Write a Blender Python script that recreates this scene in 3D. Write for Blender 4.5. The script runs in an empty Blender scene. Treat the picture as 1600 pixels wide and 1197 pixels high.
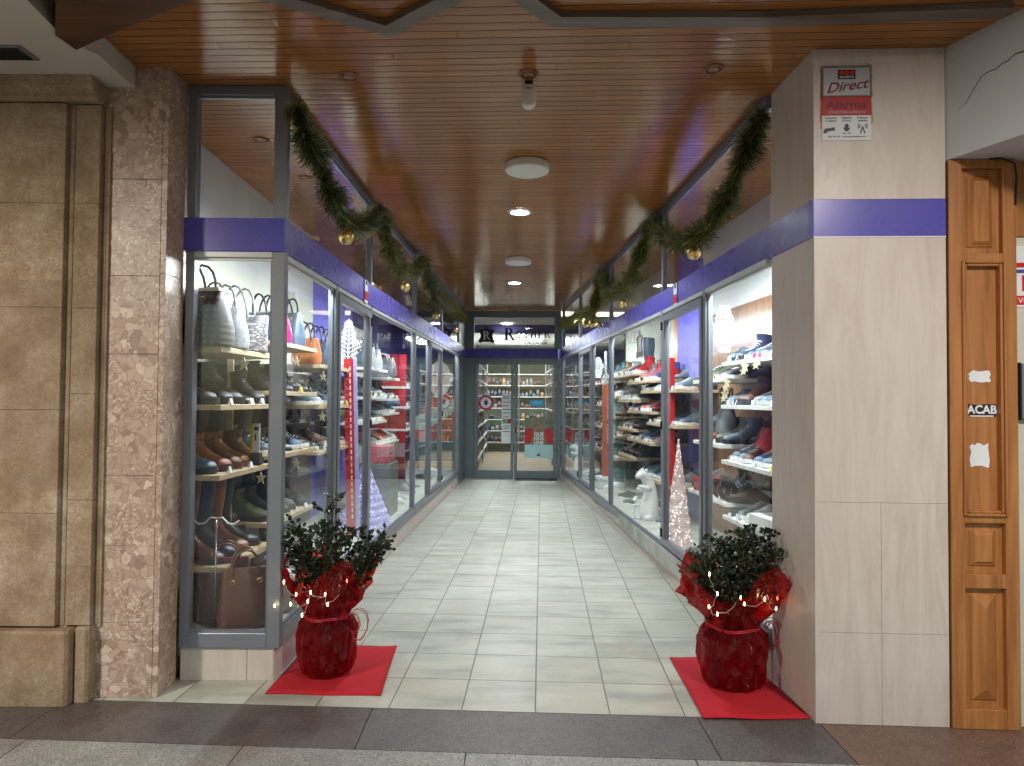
import bpy, bmesh, math, random
from mathutils import Vector, Matrix
from math import sin, cos, pi, radians, sqrt
rnd = random.Random(7)
sc = bpy.context.scene
col = sc.collection
# ---------------------------------------------------------------- camera, world, exposure
cam = bpy.data.cameras.new("camera"); cam_o = bpy.data.objects.new("camera", cam); col.objects.link(cam_o)
cam.sensor_width = 36; cam.lens = 36*1050.4/1600; cam.clip_start = .05; cam.clip_end = 200
cam_o.location = (0, 0, 1.4)
cam_o.rotation_euler = (Matrix.Rotation(pi/2+.0241, 3, 'X') @ Matrix.Rotation(.0073, 3, 'Z')).to_euler()
sc.camera = cam_o
w = bpy.data.worlds.new("World"); sc.world = w; w.use_nodes = True
nt = w.node_tree; nt.nodes.clear()
sky = nt.nodes.new('ShaderNodeTexSky'); sky.sky_type = 'NISHITA'; sky.sun_disc = False
sky.sun_elevation = radians(14); sky.sun_rotation = radians(0)
bg = nt.nodes.new('ShaderNodeBackground'); bg.inputs[1].default_value = .09
wo = nt.nodes.new('ShaderNodeOutputWorld')
nt.links.new(sky.outputs[0], bg.inputs[0]); nt.links.new(bg.outputs[0], wo.inputs[0])
vs = sc.view_settings; vs.view_transform = 'Standard'; vs.look = 'None'; vs.exposure = 1.05; vs.gamma = 1
sc.cycles.use_denoising = True; sc.cycles.transparent_max_bounces = 24
sc.cycles.max_bounces = 8; sc.cycles.diffuse_bounces = 3; sc.cycles.glossy_bounces = 3
sc.cycles.sample_clamp_indirect = 4; sc.cycles.caustics_reflective = False; sc.cycles.caustics_refractive = False

def area(name, loc, size, power, color=(1, 1, 1), rot=(0, 0, 0), size_y=None, spread=None, shape=None):
    l = bpy.data.lights.new(name, 'AREA'); l.energy = power; l.color = color; l.size = size
    if size_y: l.shape = 'RECTANGLE'; l.size_y = size_y
    if shape: l.shape = shape
    if spread: l.spread = spread
    o = bpy.data.objects.new(name, l); col.objects.link(o); o.location = loc; o.rotation_euler = rot
    return o
COOL = (.86, .96, 1.0); WARM = (1, .83, .66)

# ---------------------------------------------------------------- materials
def mk(name):
    m = bpy.data.materials.new(name); m.use_nodes = True
    nt = m.node_tree; nt.nodes.clear()
    out = nt.nodes.new('ShaderNodeOutputMaterial')
    return m, nt, out
class NB:
    def __init__(s, nt): s.nt = nt
    def n(s, t, **kw):
        nd = s.nt.nodes.new('ShaderNode'+t)
        for k, v in kw.items(): setattr(nd, k, v)
        return nd
    def put(s, sock, v):
        if hasattr(v, 'links') or isinstance(v, bpy.types.NodeSocket): s.nt.links.new(v, sock)
        elif isinstance(v, (tuple, list)) and sock.type == 'RGBA': sock.default_value = (*v[:3], 1)
        else: sock.default_value = v
    def math(s, op, a, b=0, c=0):
        nd = s.n('Math', operation=op); s.put(nd.inputs[0], a); s.put(nd.inputs[1], b); s.put(nd.inputs[2], c); return nd.outputs[0]
    def mix(s, f, a, b, bt='MIX'):
        nd = s.n('Mix', data_type='RGBA', blend_type=bt); s.put(nd.inputs[0], f); s.put(nd.inputs[6], a); s.put(nd.inputs[7], b); return nd.outputs[2]
    def noise(s, vec, scale, detail=3, rough=.55, dist=0, out=0):
        nd = s.n('TexNoise'); s.put(nd.inputs['Vector'], vec); nd.inputs['Scale'].default_value = scale
        nd.inputs['Detail'].default_value = detail; nd.inputs['Roughness'].default_value = rough; nd.inputs['Distortion'].default_value = dist
        return nd.outputs[out]
    def vor(s, vec, scale, feature='F1', out='Distance', rnd=1):
        nd = s.n('TexVoronoi', feature=feature); s.put(nd.inputs['Vector'], vec); nd.inputs['Scale'].default_value = scale
        nd.inputs['Randomness'].default_value = rnd
        return nd.outputs[out]
    def ramp(s, f, stops):
        nd = s.n('ValToRGB'); s.put(nd.inputs[0], f); e = nd.color_ramp.elements
        while len(e) < len(stops): e.new(.5)
        for el, (p, c) in zip(e, stops):
            el.position = p; el.color = (*c, 1) if isinstance(c, (tuple, list)) else (c, c, c, 1)
        return nd.outputs[0]
    def pos(s): return s.n('NewGeometry').outputs['Position']
    def obj(s): return s.n('TexCoord').outputs['Object']
    def mapv(s, v, scale=(1, 1, 1), rot=(0, 0, 0), loc=(0, 0, 0)):
        nd = s.n('Mapping'); s.put(nd.inputs[0], v); nd.inputs[1].default_value = loc; nd.inputs[2].default_value = rot; nd.inputs[3].default_value = scale
        return nd.outputs[0]
    def sep(s, v):
        nd = s.n('SeparateXYZ'); s.put(nd.inputs[0], v); return nd.outputs
    def comb(s, x, y, z):
        nd = s.n('CombineXYZ'); s.put(nd.inputs[0], x); s.put(nd.inputs[1], y); s.put(nd.inputs[2], z); return nd.outputs[0]
    def bump(s, h, strength=.3, dist=.01):
        nd = s.n('Bump'); nd.inputs['Strength'].default_value = strength; nd.inputs['Distance'].default_value = dist
        s.put(nd.inputs['Height'], h); return nd.outputs[0]
    def bsdf(s, color, rough=.5, metal=0, normal=None, **kw):
        nd = s.n('BsdfPrincipled'); s.put(nd.inputs['Base Color'], color); s.put(nd.inputs['Roughness'], rough); s.put(nd.inputs['Metallic'], metal)
        if normal is not None: s.put(nd.inputs['Normal'], normal)
        for k, v in kw.items(): s.put(nd.inputs[k.replace('_', ' ')], v)
        return nd.outputs[0]

def simple(name, c, rough=.5, metal=0, var=.12, scale=14, bump=.15, bscale=90, **kw):
    m, nt, out = mk(name); b = NB(nt); v = b.obj()
    f = b.noise(v, scale, 4)
    lo = tuple(x*(1-var) for x in c); hi = tuple(min(1, x*(1+var)) for x in c)
    cc = b.ramp(f, [(.3, lo), (.7, hi)])
    nrm = b.bump(b.noise(v, bscale, 3), bump, .003) if bump else None
    r = b.math('ADD', b.math('MULTIPLY', b.noise(v, scale*1.7, 2), .16), max(0, rough-.08))
    nt.links.new(b.bsdf(cc, r, metal, nrm, **kw), out.inputs[0]); return m
def emit(name, c, s, base=(.8, .8, .8)):
    m, nt, out = mk(name); b = NB(nt)
    nt.links.new(b.bsdf(base, .4, Emission_Color=c, Emission_Strength=s), out.inputs[0]); return m
def glassm(name, tint=(.93, .96, .95), ior=1.5, rough=0.0, extra=0.0, wob=0):
    m, nt, out = mk(name); b = NB(nt)
    t = b.n('BsdfTransparent'); t.inputs[0].default_value = (*tint, 1)
    g = b.n('BsdfGlossy'); g.inputs['Roughness'].default_value = rough; g.inputs[0].default_value = (1, 1, 1, 1)
    fr = b.n('LayerWeight'); fr.inputs[0].default_value = .5
    f = b.math('ADD', .058, b.math('MULTIPLY', b.math('POWER', fr.outputs['Facing'], 4.5), .9))
    mx = b.n('MixShader'); b.put(mx.inputs[0], f); nt.links.new(t.outputs[0], mx.inputs[1]); nt.links.new(g.outputs[0], mx.inputs[2])
    nt.links.new(mx.outputs[0], out.inputs[0]); return m

TA = -.0443; TS = .3323; TO = (.1298, 3.373)
def m_ceiling():
    m, nt, out = mk('varnished_boards'); b = NB(nt)
    v = b.mapv(b.pos(), rot=(0, 0, -TA)); x, y, z = b.sep(v)
    u = b.math('DIVIDE', y, .0575); i = b.math('FLOOR', u); fr = b.math('FRACT', u)
    wn = b.n('TexWhiteNoise', noise_dimensions='2D'); nt.links.new(b.comb(i, b.math('FLOOR', b.math('ADD', b.math('DIVIDE', x, 2.9), b.math('MULTIPLY', i, .37))), 0), wn.inputs['Vector'])
    grain = b.noise(b.comb(b.math('MULTIPLY', x, 1.6), b.math('MULTIPLY', y, 45), b.math('MULTIPLY', i, 3.7)), 1.6, 4, .6, .6)
    cc = b.ramp(grain, [(.25, (.20, .072, .017)), (.5, (.36, .142, .036)), (.75, (.50, .235, .072))])
    cc = b.mix(b.math('MULTIPLY', wn.outputs[0], .75), cc, (.25, .10, .03))
    big = b.noise(b.pos(), .9, 2); cc = b.mix(b.math('MULTIPLY', big, .35), cc, (.40, .16, .045))
    edge = b.math('MINIMUM', fr, b.math('SUBTRACT', 1, fr)); gr = b.ramp(edge, [(.02, 0), (.055, 1)])
    jx = b.math('FRACT', b.math('ADD', b.math('DIVIDE', x, 2.9), b.math('MULTIPLY', i, .37))); je = b.ramp(jx, [(.001, .55), (.002, 1)]); gr = b.math('MULTIPLY', gr, je)
    cc = b.mix(gr, (.022, .009, .004), cc)
    prof = b.math('ADD', b.math('MULTIPLY', gr, 1.0), b.math('MULTIPLY', b.math('SINE', b.math('MULTIPLY', fr, pi)), .22))
    h = b.math('ADD', prof, b.math('MULTIPLY', b.noise(v, 3, 1), .12))
    nrm = b.bump(h, .5, .004)
    r = b.math('ADD', .09, b.math('MULTIPLY', b.noise(v, 2.2, 2), .1))
    nt.links.new(b.bsdf(cc, r, 0, nrm, IOR=1.42), out.inputs[0]); return m
def m_tiles():
    m, nt, out = mk('cream_floor_tile'); b = NB(nt); p = b.pos()
    v = b.mapv(b.mapv(p, loc=(-TO[0], -TO[1], 0)), rot=(0, 0, -TA), scale=(1/TS, 1/TS, 1)); x, y, z = b.sep(v)
    ix = b.math('FLOOR', x); iy = b.math('FLOOR', y); fx = b.math('FRACT', x); fy = b.math('FRACT', y)
    ex = b.math('MINIMUM', fx, b.math('SUBTRACT', 1, fx)); ey = b.math('MINIMUM', fy, b.math('SUBTRACT', 1, fy))
    e = b.math('MINIMUM', ex, ey)
    wob = b.math('MULTIPLY', b.math('SUBTRACT', b.noise(p, 40, 2), .5), .006)
    g = b.ramp(b.math('ADD', e, wob), [(.006, 0), (.0125, 1)])
    wn = b.n('TexWhiteNoise', noise_dimensions='2D'); nt.links.new(b.comb(ix, iy, 0), wn.inputs['Vector'])
    off = b.comb(b.math('MULTIPLY', ix, 7.3), b.math('MULTIPLY', iy, 3.1), 0)
    vv = b.n('VectorMath', operation='ADD'); b.put(vv.inputs[0], b.mapv(p, scale=(.8, 3.0, 1))); b.put(vv.inputs[1], off)
    cloud = b.noise(vv.outputs[0], 2.4, 2, .5, .15)
    cc = b.ramp(cloud, [(.3, (.30, .32, .275)), (.48, (.45, .47, .40)), (.7, (.52, .53, .455))])
    cc = b.mix(b.math('MULTIPLY', wn.outputs[0], .42), cc, (.36, .37, .31))
    dirt = b.ramp(b.noise(p, 2.3, 7, .75), [(.48, 0), (.72, 1)]); cc = b.mix(b.math('MULTIPLY', dirt, .4), cc, (.23, .22, .175))
    cc = b.mix(g, (.13, .12, .10), cc)
    sf = b.ramp(b.noise(b.mapv(p, rot=(0, 0, .5), scale=(2, 9, 1)), 2.2, 8, .8), [(.56, 0), (.68, 1)]); cc = b.mix(b.math('MULTIPLY', sf, .3), cc, (.22, .21, .175))
    sp = b.ramp(b.vor(p, 5.2), [(.012, 1), (.02, 0)]); cc = b.mix(b.math('MULTIPLY', sp, .8), cc, (.10, .09, .08))
    n1 = b.bump(b.math('ADD', b.math('MULTIPLY', g, 1), b.math('MULTIPLY', b.noise(p, 9, 3), .5)), .35, .003)
    r = b.math('ADD', .27, b.math('MULTIPLY', b.noise(p, 5, 4), .24))
    nt.links.new(b.bsdf(cc, r, 0, n1), out.inputs[0]); return m
def m_granite(name, c1, c2, c3, rough=.42, joint=None):
    m, nt, out = mk(name); b = NB(nt); p = b.pos()
    f = b.vor(p, 260, out='Color'); s = b.sep(f)[0]
    cc = b.ramp(s, [(.1, c1), (.5, c2), (.92, c3)])
    cc = b.mix(b.math('MULTIPLY', b.noise(p, 2.2, 4), .5), cc, c1)
    st = b.ramp(b.noise(p, 6, 5, .7), [(.5, 0), (.75, 1)]); cc = b.mix(b.math('MULTIPLY', st, .45), cc, tuple(x*.45 for x in c1))
    gum = b.ramp(b.vor(p, 3.4), [(.012, 1), (.022, 0)]); cc = b.mix(b.math('MULTIPLY', gum, .6), cc, (.3, .29, .27))
    r = b.math('ADD', rough-.1, b.math('MULTIPLY', b.noise(p, 14, 4), .25))
    nt.links.new(b.bsdf(cc, r, 0, b.bump(b.noise(p, 220, 3), .35, .003)), out.inputs[0]); return m
def m_breccia():
    m, nt, out = mk('pink_breccia_marble'); b = NB(nt); p = b.pos()
    d = b.noise(p, 14, 4, out=1); vv = b.n('VectorMath', operation='MULTIPLY_ADD'); b.put(vv.inputs[0], d); vv.inputs[1].default_value = (.07,)*3; b.put(vv.inputs[2], p)
    q = vv.outputs[0]
    big = b.vor(q, 24, 'DISTANCE_TO_EDGE'); sm = b.vor(q, 75, 'DISTANCE_TO_EDGE')
    msk = b.ramp(b.noise(p, 5, 3), [(.45, 0), (.55, 1)])
    edge = b.mix(msk, b.ramp(big, [(.01, 0), (.07, 1)]), b.ramp(sm, [(.01, 0), (.1, 1)]))
    c1 = b.sep(b.vor(q, 24, out='Color'))[0]; c2 = b.sep(b.vor(q, 75, out='Color'))[1]
    cell = b.mix(msk, c1, c2)
    cc = b.ramp(cell, [(.05, (.28, .185, .135)), (.35, (.44, .32, .25)), (.7, (.56, .43, .345)), (.95, (.74, .62, .52))])
    cc = b.mix(b.math('ADD', .35, b.math('MULTIPLY', edge, .65)), (.16, .115, .095), cc)
    cc = b.mix(b.math('MULTIPLY', b.noise(p, 4, 5, .7), .55), cc, (.40, .29, .22))
    nt.links.new(b.bsdf(cc, b.math('ADD', .3, b.math('MULTIPLY', b.noise(p, 11, 3), .2)), 0, b.bump(b.noise(p, 80, 4), .12, .002)), out.inputs[0]); return m
def m_travertine(name='beige_travertine'):
    m, nt, out = mk(name); b = NB(nt); p = b.pos(); x, y, z = b.sep(p)
    s = b.comb(b.math('ADD', x, y), b.math('SUBTRACT', x, y), b.math('MULTIPLY', z, .22))
    f1 = b.noise(s, 8, 6, .7, .9); f2 = b.noise(s, 45, 4, .6, .3); f3 = b.noise(p, 2.3, 4)
    cc = b.ramp(f1, [(.3, (.46, .395, .34)), (.5, (.56, .50, .445)), (.7, (.63, .575, .525))])
    cc = b.mix(b.math('MULTIPLY', b.ramp(f2, [(.55, 0), (.75, 1)]), .22), cc, (.42, .33, .265))
    cc = b.mix(b.math('MULTIPLY', f3, .6), cc, (.60, .545, .50))
    cr = b.ramp(b.noise(s, 26, 6, .7, 1), [(.64, 0), (.72, 1)]); cc = b.mix(b.math('MULTIPLY', cr, .3), cc, (.36, .27, .21))
    nt.links.new(b.bsdf(cc, b.math('ADD', .3, b.math('MULTIPLY', f2, .2)), 0, b.bump(b.math('ADD', f2, cr), .15, .003)), out.inputs[0]); return m
def m_sandstone():
    m, nt, out = mk('brown_sandstone'); b = NB(nt); p = b.pos()
    f = b.noise(p, 4.2, 8, .74, 0); g = b.noise(p, 90, 4, .7)
    cc = b.ramp(f, [(.32, (.19, .125, .072)), (.45, (.33, .235, .145)), (.57, (.45, .35, .24)), (.70, (.60, .52, .41))])
    cc = b.mix(b.math('MULTIPLY', b.ramp(g, [(.4, 0), (.62, 1)]), .5), cc, (.15, .105, .07))
    cc = b.mix(b.math('MULTIPLY', b.ramp(b.noise(p, 22, 5, .7), [(.5, 0), (.7, 1)]), .4), cc, (.20, .145, .10))
    sc_ = b.noise(b.mapv(p, rot=(0, .5, 0), scale=(14, 14, 1.6)), 1.2, 5, .6)
    z = b.sep(p)[2]; hi = b.ramp(z, [(0, 0), (1, 1)])
    cc = b.mix(b.math('MULTIPLY', b.ramp(sc_, [(.54, 0), (.68, 1)]), .22), cc, (.52, .45, .36))
    bw = b.n('TexWhiteNoise', noise_dimensions='1D'); nt.links.new(b.math('FLOOR', b.math('DIVIDE', z, .484)), bw.inputs['W'])
    cc = b.mix(b.math('MULTIPLY', bw.outputs[0], .4), cc, (.21, .15, .095))
    org = b.ramp(b.noise(p, 1.3, 3), [(.55, 0), (.7, 1)]); cc = b.mix(b.math('MULTIPLY', org, .4), cc, (.32, .17, .085))
    nt.links.new(b.bsdf(cc, .8, 0, b.bump(g, .5, .006)), out.inputs[0]); return m
def m_wood(name, c1, c2, c3, axis='z', rough=.35, bands=9):
    m, nt, out = mk(name); b = NB(nt); p = b.obj(); x, y, z = b.sep(p)
    sxy = {'z': (b.math('MULTIPLY', x, bands), b.math('MULTIPLY', y, bands), b.math('MULTIPLY', z, .8)),
           'x': (b.math('MULTIPLY', x, .8), b.math('MULTIPLY', y, bands), b.math('MULTIPLY', z, bands)),
           'y': (b.math('MULTIPLY', x, bands), b.math('MULTIPLY', y, .8), b.math('MULTIPLY', z, bands))}[axis]
    f = b.noise(b.comb(*sxy), 2.2, 5, .6, .8)
    cc = b.ramp(f, [(.3, c1), (.5, c2), (.72, c3)])
    nt.links.new(b.bsdf(cc, b.math('ADD', rough-.06, b.math('MULTIPLY', f, .14)), 0, b.bump(f, .12, .004)), out.inputs[0]); return m
def m_plaster(name, c, crack=False):
    m, nt, out = mk(name); b = NB(nt); p = b.pos()
    cc = b.ramp(b.noise(p, 2, 5, .6), [(.3, tuple(x*.86 for x in c)), (.7, c)])
    h = b.noise(p, 60, 4)
    if crack:
        d = b.noise(p, 3.2, 5, .7); l = b.math('ABSOLUTE', b.math('SUBTRACT', d, .5)); k = b.ramp(l, [(.001, 1), (.006, 0)])
        k = b.math('MULTIPLY', k, b.ramp(b.noise(p, 1.1, 1), [(.5, 0), (.56, 1)]))
        cc = b.mix(b.math('MULTIPLY', k, .75), cc, (.12, .11, .1))
    nt.links.new(b.bsdf(cc, .75, 0, b.bump(h, .15, .003)), out.inputs[0]); return m
def m_paint(name, c, rough=.25):
    m, nt, out = mk(name); b = NB(nt); p = b.pos()
    cc = b.ramp(b.noise(p, 1.5, 3), [(.3, tuple(x*.88 for x in c)), (.7, c)])
    
    nt.links.new(b.bsdf(cc, b.math('ADD', rough-.06, b.math('MULTIPLY', b.noise(p, 5, 3), .14)), 0, b.bump(b.noise(p, 9, 2), .04, .006), IOR=1.4), out.inputs[0]); return m
def m_cello():
    m, nt, out = mk('red_cellophane'); b = NB(nt); p = b.obj()
    t = b.n('BsdfTransparent'); t.inputs[0].default_value = (.78, .07, .05, 1)
    hh = b.math('ADD', b.vor(b.mapv(p, scale=(1, 1, .45)), 26, out='Distance'), b.math('MULTIPLY', b.noise(p, 14, 3, .6, 1.5), .9))
    nr = b.bump(hh, 1, .035)
    g = b.n('BsdfPrincipled'); g.inputs['Base Color'].default_value = (.34, .005, .008, 1); g.inputs['Roughness'].default_value = .16; g.inputs['IOR'].default_value = 1.9
    nt.links.new(nr, g.inputs['Normal'])
    fr = b.n('LayerWeight'); fr.inputs[0].default_value = .35; nt.links.new(nr, fr.inputs['Normal'])
    mx = b.n('MixShader'); b.put(mx.inputs[0], b.math('ADD', .14, b.math('MULTIPLY', fr.outputs[1], .6)))
    nt.links.new(t.outputs[0], mx.inputs[1]); nt.links.new(g.outputs[0], mx.inputs[2]); nt.links.new(mx.outputs[0], out.inputs[0]); return m
def m_monogram():
    m, nt, out = mk('brown_checked_canvas'); b = NB(nt); v = b.mapv(b.obj(), rot=(0, .78, 0), scale=(42, 42, 42)); x, y, z = b.sep(v)
    k = b.math('MULTIPLY', b.math('SINE', b.math('MULTIPLY', x, pi)), b.math('SINE', b.math('MULTIPLY', z, pi)))
    cc = b.ramp(k, [(.3, (.045, .033, .027)), (.6, (.15, .115, .09))])
    nt.links.new(b.bsdf(cc, .45), out.inputs[0]); return m
def m_croc():
    m, nt, out = mk('silver_embossed_leather'); b = NB(nt); v = b.mapv(b.obj(), scale=(10, 26, 55))
    e = b.vor(v, 1, 'DISTANCE_TO_EDGE'); cc = b.ramp(e, [(.02, (.13, .11, .12)), (.2, (.46, .43, .44))])
    nt.links.new(b.bsdf(cc, .28, .3, b.bump(e, .6, .01)), out.inputs[0]); return m
def m_sparkle(name, c, e, s):
    m, nt, out = mk(name); b = NB(nt); v = b.obj()
    k = b.ramp(b.sep(b.vor(v, 70, out='Color'))[0], [(.72, 0), (.9, 1)])
    k = b.math('MULTIPLY', k, b.ramp(b.vor(v, 70), [(.1, 1), (.5, 0)]))
    nt.links.new(b.bsdf(c, .35, 0, b.bump(b.noise(v, 120, 3), .8, .01), Emission_Color=e, Emission_Strength=b.math('ADD', s*.035, b.math('MULTIPLY', k, s))), out.inputs[0]); return m

M = dict(
    ceil=m_ceiling(), tile=m_tiles(),
    gran=m_granite('dark_granite', (.055, .052, .05), (.10, .095, .09), (.17, .16, .15)),
    granred=m_granite('reddish_granite', (.10, .062, .045), (.17, .105, .075), (.25, .17, .13)),
    granl=m_granite('light_granite', (.13, .13, .12), (.26, .26, .24), (.42, .42, .39)),
    granb=m_granite('brown_granite', (.055, .047, .044), (.10, .085, .078), (.17, .145, .135)),
    brec=m_breccia(), trav=m_travertine(), sand=m_sandstone(),
    plaster=m_plaster('white_plaster', (.62, .62, .60)), cracked=m_plaster('bluish_white_plaster', (.60, .63, .67)),
    soffit=m_plaster('grey_white_soffit', (.58, .565, .52)), cream=m_plaster('cream_panel', (.62, .61, .52)),
    beamwood=m_wood('dark_beam_wood', (.045, .02, .01), (.085, .038, .018), (.13, .06, .03), 'x'),
    redwood=m_wood('red_brown_board', (.12, .045, .018), (.19, .07, .03), (.25, .10, .045), 'x'),
    trimwood=m_wood('weathered_trim_wood', (.085, .062, .045), (.13, .10, .075), (.19, .15, .12), 'x'),
    doorwood=m_wood('honey_oak_wood', (.25, .095, .026), (.37, .15, .042), (.46, .205, .065), 'z', .38, 14),
    shelfwood=m_wood('pale_beech_board', (.46, .33, .19), (.56, .42, .26), (.63, .50, .33), 'x', .4),
    brownpanel=m_wood('walnut_panel', (.16, .075, .035), (.25, .125, .06), (.32, .17, .09), 'z', .3, 7),
    orangewood=m_wood('orange_varnished_wood', (.40, .15, .03), (.50, .21, .05), (.58, .27, .08), 'z', .3),
    shelfwhite=simple('white_laminate', (.78, .77, .72), .3, var=.05, bump=0),
    alu=simple('grey_aluminium', (.21, .23, .265), .36, .3, .08, 5, .04, 300),
    aluin=simple('pale_aluminium', (.52, .56, .56), .35, .2, .06, 5, 0),
    dooralu=simple('blue_grey_door_frame', (.165, .205, .22), .35, .3, .08, 4, .04, 200),
    purple=m_paint('glossy_purple_paint', (.10, .088, .46), .27),
    purplewall=m_plaster('lilac_panel', (.16, .14, .58)), darkpurple=m_plaster('dark_purple_wall', (.05, .035, .13)),
    glass=glassm('window_glass', (.93, .955, .945), 1.52), black=simple('black_rubber', (.012, .012, .013), .6),
    deck=simple('grey_green_cloth', (.40, .42, .37), .7, 0, .25, 5, .5, 8),
    redmat=simple('red_felt', (.46, .008, .018), .9, 0, .1, 6, .6, 400),
    white=simple('white_plastic', (.78, .78, .76), .35, 0, .04, 8, 0), whiteglaze=simple('white_glazed_ceramic', (.85, .86, .84), .15, 0, .03, 8, 0),
    discoff=simple('opal_white_diffuser', (.72, .72, .68), .4, 0, .03, 8, 0),
    spot=emit('lit_spotlight', (.93, .97, 1), 40), tube=emit('lit_tube', (.9, .98, 1), 9), panel=emit('lit_ceiling_panel', (.92, 1, .97), .5),
    brass=simple('gold_metal', (.75, .53, .18), .25, 1, .1, 20, .1), goldglass=simple('gold_glitter', (.80, .60, .22), .22, .9, .3, 60, .8, 120),
    cello=m_cello(), leaf=simple('dark_green_leaf', (.022, .04, .016), .33, 0, .5, 25, .1), stem=simple('brown_twig', (.05, .035, .022), .8, 0, .3, 40),
    bulb=emit('lit_warm_bulb', (1, .66, .32), 14), wire=simple('silver_wire', (.45, .38, .3), .35, .6),
    pot=simple('dark_red_pot', (.09, .01, .01), .5), soil=simple('dark_soil', (.03, .02, .014), .95),
    tinsel=simple('dark_green_tinsel', (.05, .095, .035), .25, .4, .7, 30, 0), tinselgold=simple('gold_green_tinsel', (.36, .31, .09), .2, .5, .5, 30, 0),
    mono=m_monogram(), croc=m_croc(), led=m_sparkle('pink_white_led_mesh', (.5, .38, .36), (1, .74, .70), 3.2), ledblue=m_sparkle('violet_white_led_mesh', (.30, .30, .55), (.42, .42, 1), 3),
    flake=emit('lit_snow_white_ornament', (.95, 1, 1), 0.55, (.85, .88, .86)), flakeoff=simple('white_foam_ornament', (.70, .74, .70), .6), redplastic=simple('red_acrylic', (.55, .01, .015), .3, 0, .1, 5, 0),  # the white emission imitates a reflection, no lamp there
    coral=simple('coral_painted_wood', (.66, .14, .06), .45, 0, .08, 5, 0), redcloth=simple('red_curtain_cloth', (.36, .01, .018), .8, 0, .2, 6, .4, 30),
    taupe=m_plaster('taupe_panel', (.10, .082, .07)), tan=simple('tan_floor', (.32, .25, .18), .4, 0, .1, 3, 0), green=m_plaster('pale_green_wall', (.48, .55, .38)),
    dark=simple('dark_stock', (.03, .03, .035), .6), brownstrip=m_wood('brown_pelmet', (.22, .12, .06), (.3, .17, .09), (.36, .21, .12), 'x'),
)
_cm = {}
def cmat(c, rough=.42, metal=0):
    k = (c, rough, metal)
    if k not in _cm: _cm[k] = simple('%s_finish' % CN.get(c, 'coloured'), COL[c] if isinstance(c, str) else c, rough, metal, .16, 30, .15, 160)
    return _cm[k]
COL = dict(black=(.012, .012, .014), charcoal=(.035, .038, .042), grey=(.16, .17, .17), lightgrey=(.42, .44, .44), white=(.75, .76, .74),
           navy=(.018, .028, .075), blue=(.04, .09, .24), slate=(.09, .13, .17), brown=(.10, .038, .018), tan=(.32, .155, .06), burgundy=(.11, .010, .018),
           red=(.50, .015, .02), magenta=(.42, .012, .10), olive=(.09, .10, .045), teal=(.03, .22, .24), pink=(.55, .26, .32), silver=(.48, .50, .52),
           orange=(.55, .18, .05), yellow=(.75, .55, .03), cream=(.66, .60, .47), cognac=(.24, .075, .025), denim=(.07, .11, .19), lightteal=(.30, .52, .52), teal2=(.22, .42, .44))
CN = {'lightgrey': 'light_grey'}
for k in COL: CN.setdefault(k, k)
WD = {'lightgrey': 'light grey'}

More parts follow.
